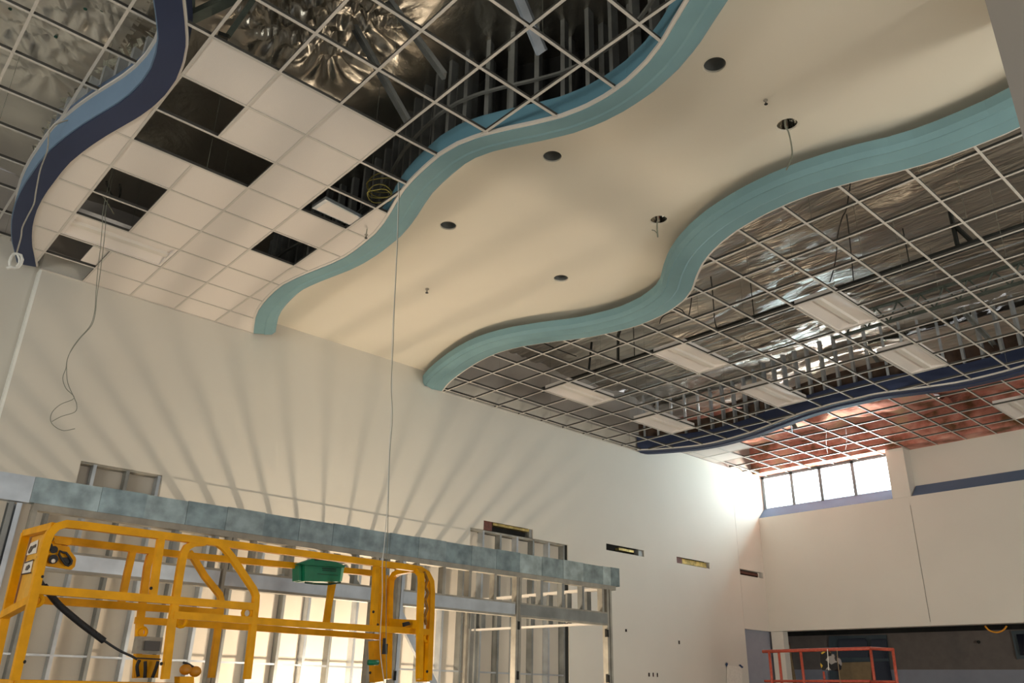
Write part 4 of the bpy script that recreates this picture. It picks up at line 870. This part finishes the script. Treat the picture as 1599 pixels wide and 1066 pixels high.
MB().tube([(14.738,7.749,2.377),(14.738,7.762,2.193),(14.738,7.774,2.022)],.007,5).build('strap',M_paper,t)
MB().tube([(14.738,7.567,2.363),(14.738,7.580,2.192),(14.738,7.586,1.896),(14.738,7.575,1.812)],.006,5).build('strap',M_tan,t)
# ---------------------------------------------------------------- back room pieces
def door(n,pts_fn,lab): pass
d1=tag(bpy.data.objects.new('door_1',None),None,None,None,'structure');COL.objects.link(d1);ORG['door_1']=W(4.59,2.2,FZ);d1.location=ORG['door_1']
def xr(p0,p1,x): 
    return p0,p1
MB().prism([(22.424,11.687,3.111),(22.424,10.081,3.101),(22.424,10.171,1.426),(22.424,11.876,1.378)],(-.05,0,0)).build('door_frame',M_slate,d1)
MB().prism([(22.302,11.358,3.014),(22.302,10.639,3.029),(22.302,10.584,2.932),(22.302,10.608,2.552),(22.302,11.460,2.560)],(-.01,0,0)).build('pane',M_glass,d1)
MB().prism([(22.302,10.470,2.993),(22.302,10.058,2.999),(22.302,10.086,2.517),(22.302,10.527,2.520)],(-.01,0,0)).build('pane',M_glass,d1)
MB().prism([(22.302,10.487,2.442),(22.302,10.080,2.455),(22.302,10.060,1.967),(22.302,10.534,1.931)],(-.01,0,0)).build('pane',M_glass,d1)
MB().prism([(22.277,11.412,2.430),(22.277,10.545,2.441),(22.277,10.590,1.930),(22.277,11.486,1.920)],(-.02,0,0)).build('kick_panel',M_tan,d1)
d2=tag(bpy.data.objects.new('window_2',None),None,None,None,'structure');COL.objects.link(d2);ORG['window_2']=W(4.59,1.4,.1);d2.location=ORG['window_2']
MB().prism([(22.424,7.090,3.105),(22.424,6.544,3.117),(22.424,6.543,2.492),(22.424,7.093,2.483)],(-.05,0,0)).build('window_frame',M_slate,d2)
MB().prism([(22.302,6.970,3.024),(22.302,6.526,3.025),(22.302,6.491,2.569),(22.302,6.970,2.561)],(-.01,0,0)).build('pane',M_glass,d2)
o=MB().prism([(19.276,11.353,2.709),(19.276,11.183,2.810),(19.276,11.127,2.705),(19.276,11.044,1.865),(19.276,10.919,0.410),(19.276,11.282,0.388)],(.04,0,0)); o=o.prism([(19.178,11.277,2.004),(19.178,11.040,2.120),(19.178,11.009,1.835),(19.178,11.281,1.832)],(.02,0,0)).build('leaning_board',M_tan); tag(o,'tan board leaning in the dim alcove behind the red lift','board')
tag(MB().prism([(19.618,11.379,2.847),(19.618,11.313,2.815),(19.618,11.240,1.870),(19.618,11.107,0.430),(19.618,11.207,0.424)],(.03,0,0)).build('dark_plank',M_redbrown),'dark plank leaning beside the tan board behind the red lift','plank')
cord([(18.544,6.333,2.956),(18.544,6.267,2.869),(18.544,6.145,2.829),(18.544,6.021,2.862),(18.544,5.936,2.942)],.018,'orange brown cable loop drooping under the far bulkhead',M_orange)
tag(MB().ball((22.350,7.847,2.876),.04,8,6).build('wall_sensor',M_dark),'small dark fitting on the taupe wall under the far bulkhead','wall fitting')
# clutter above the low back room
cb=MB(); 
for k in range(7): cb.beam(W(3.86+.1*k,.3,.335+.006*(k%3)),W(3.9+.1*k,2.8,.34),.08,.05)
tag(cb.build('service_rack',M_galvd),'dark tangle of metal framing above the low room behind the bulkhead','framing')
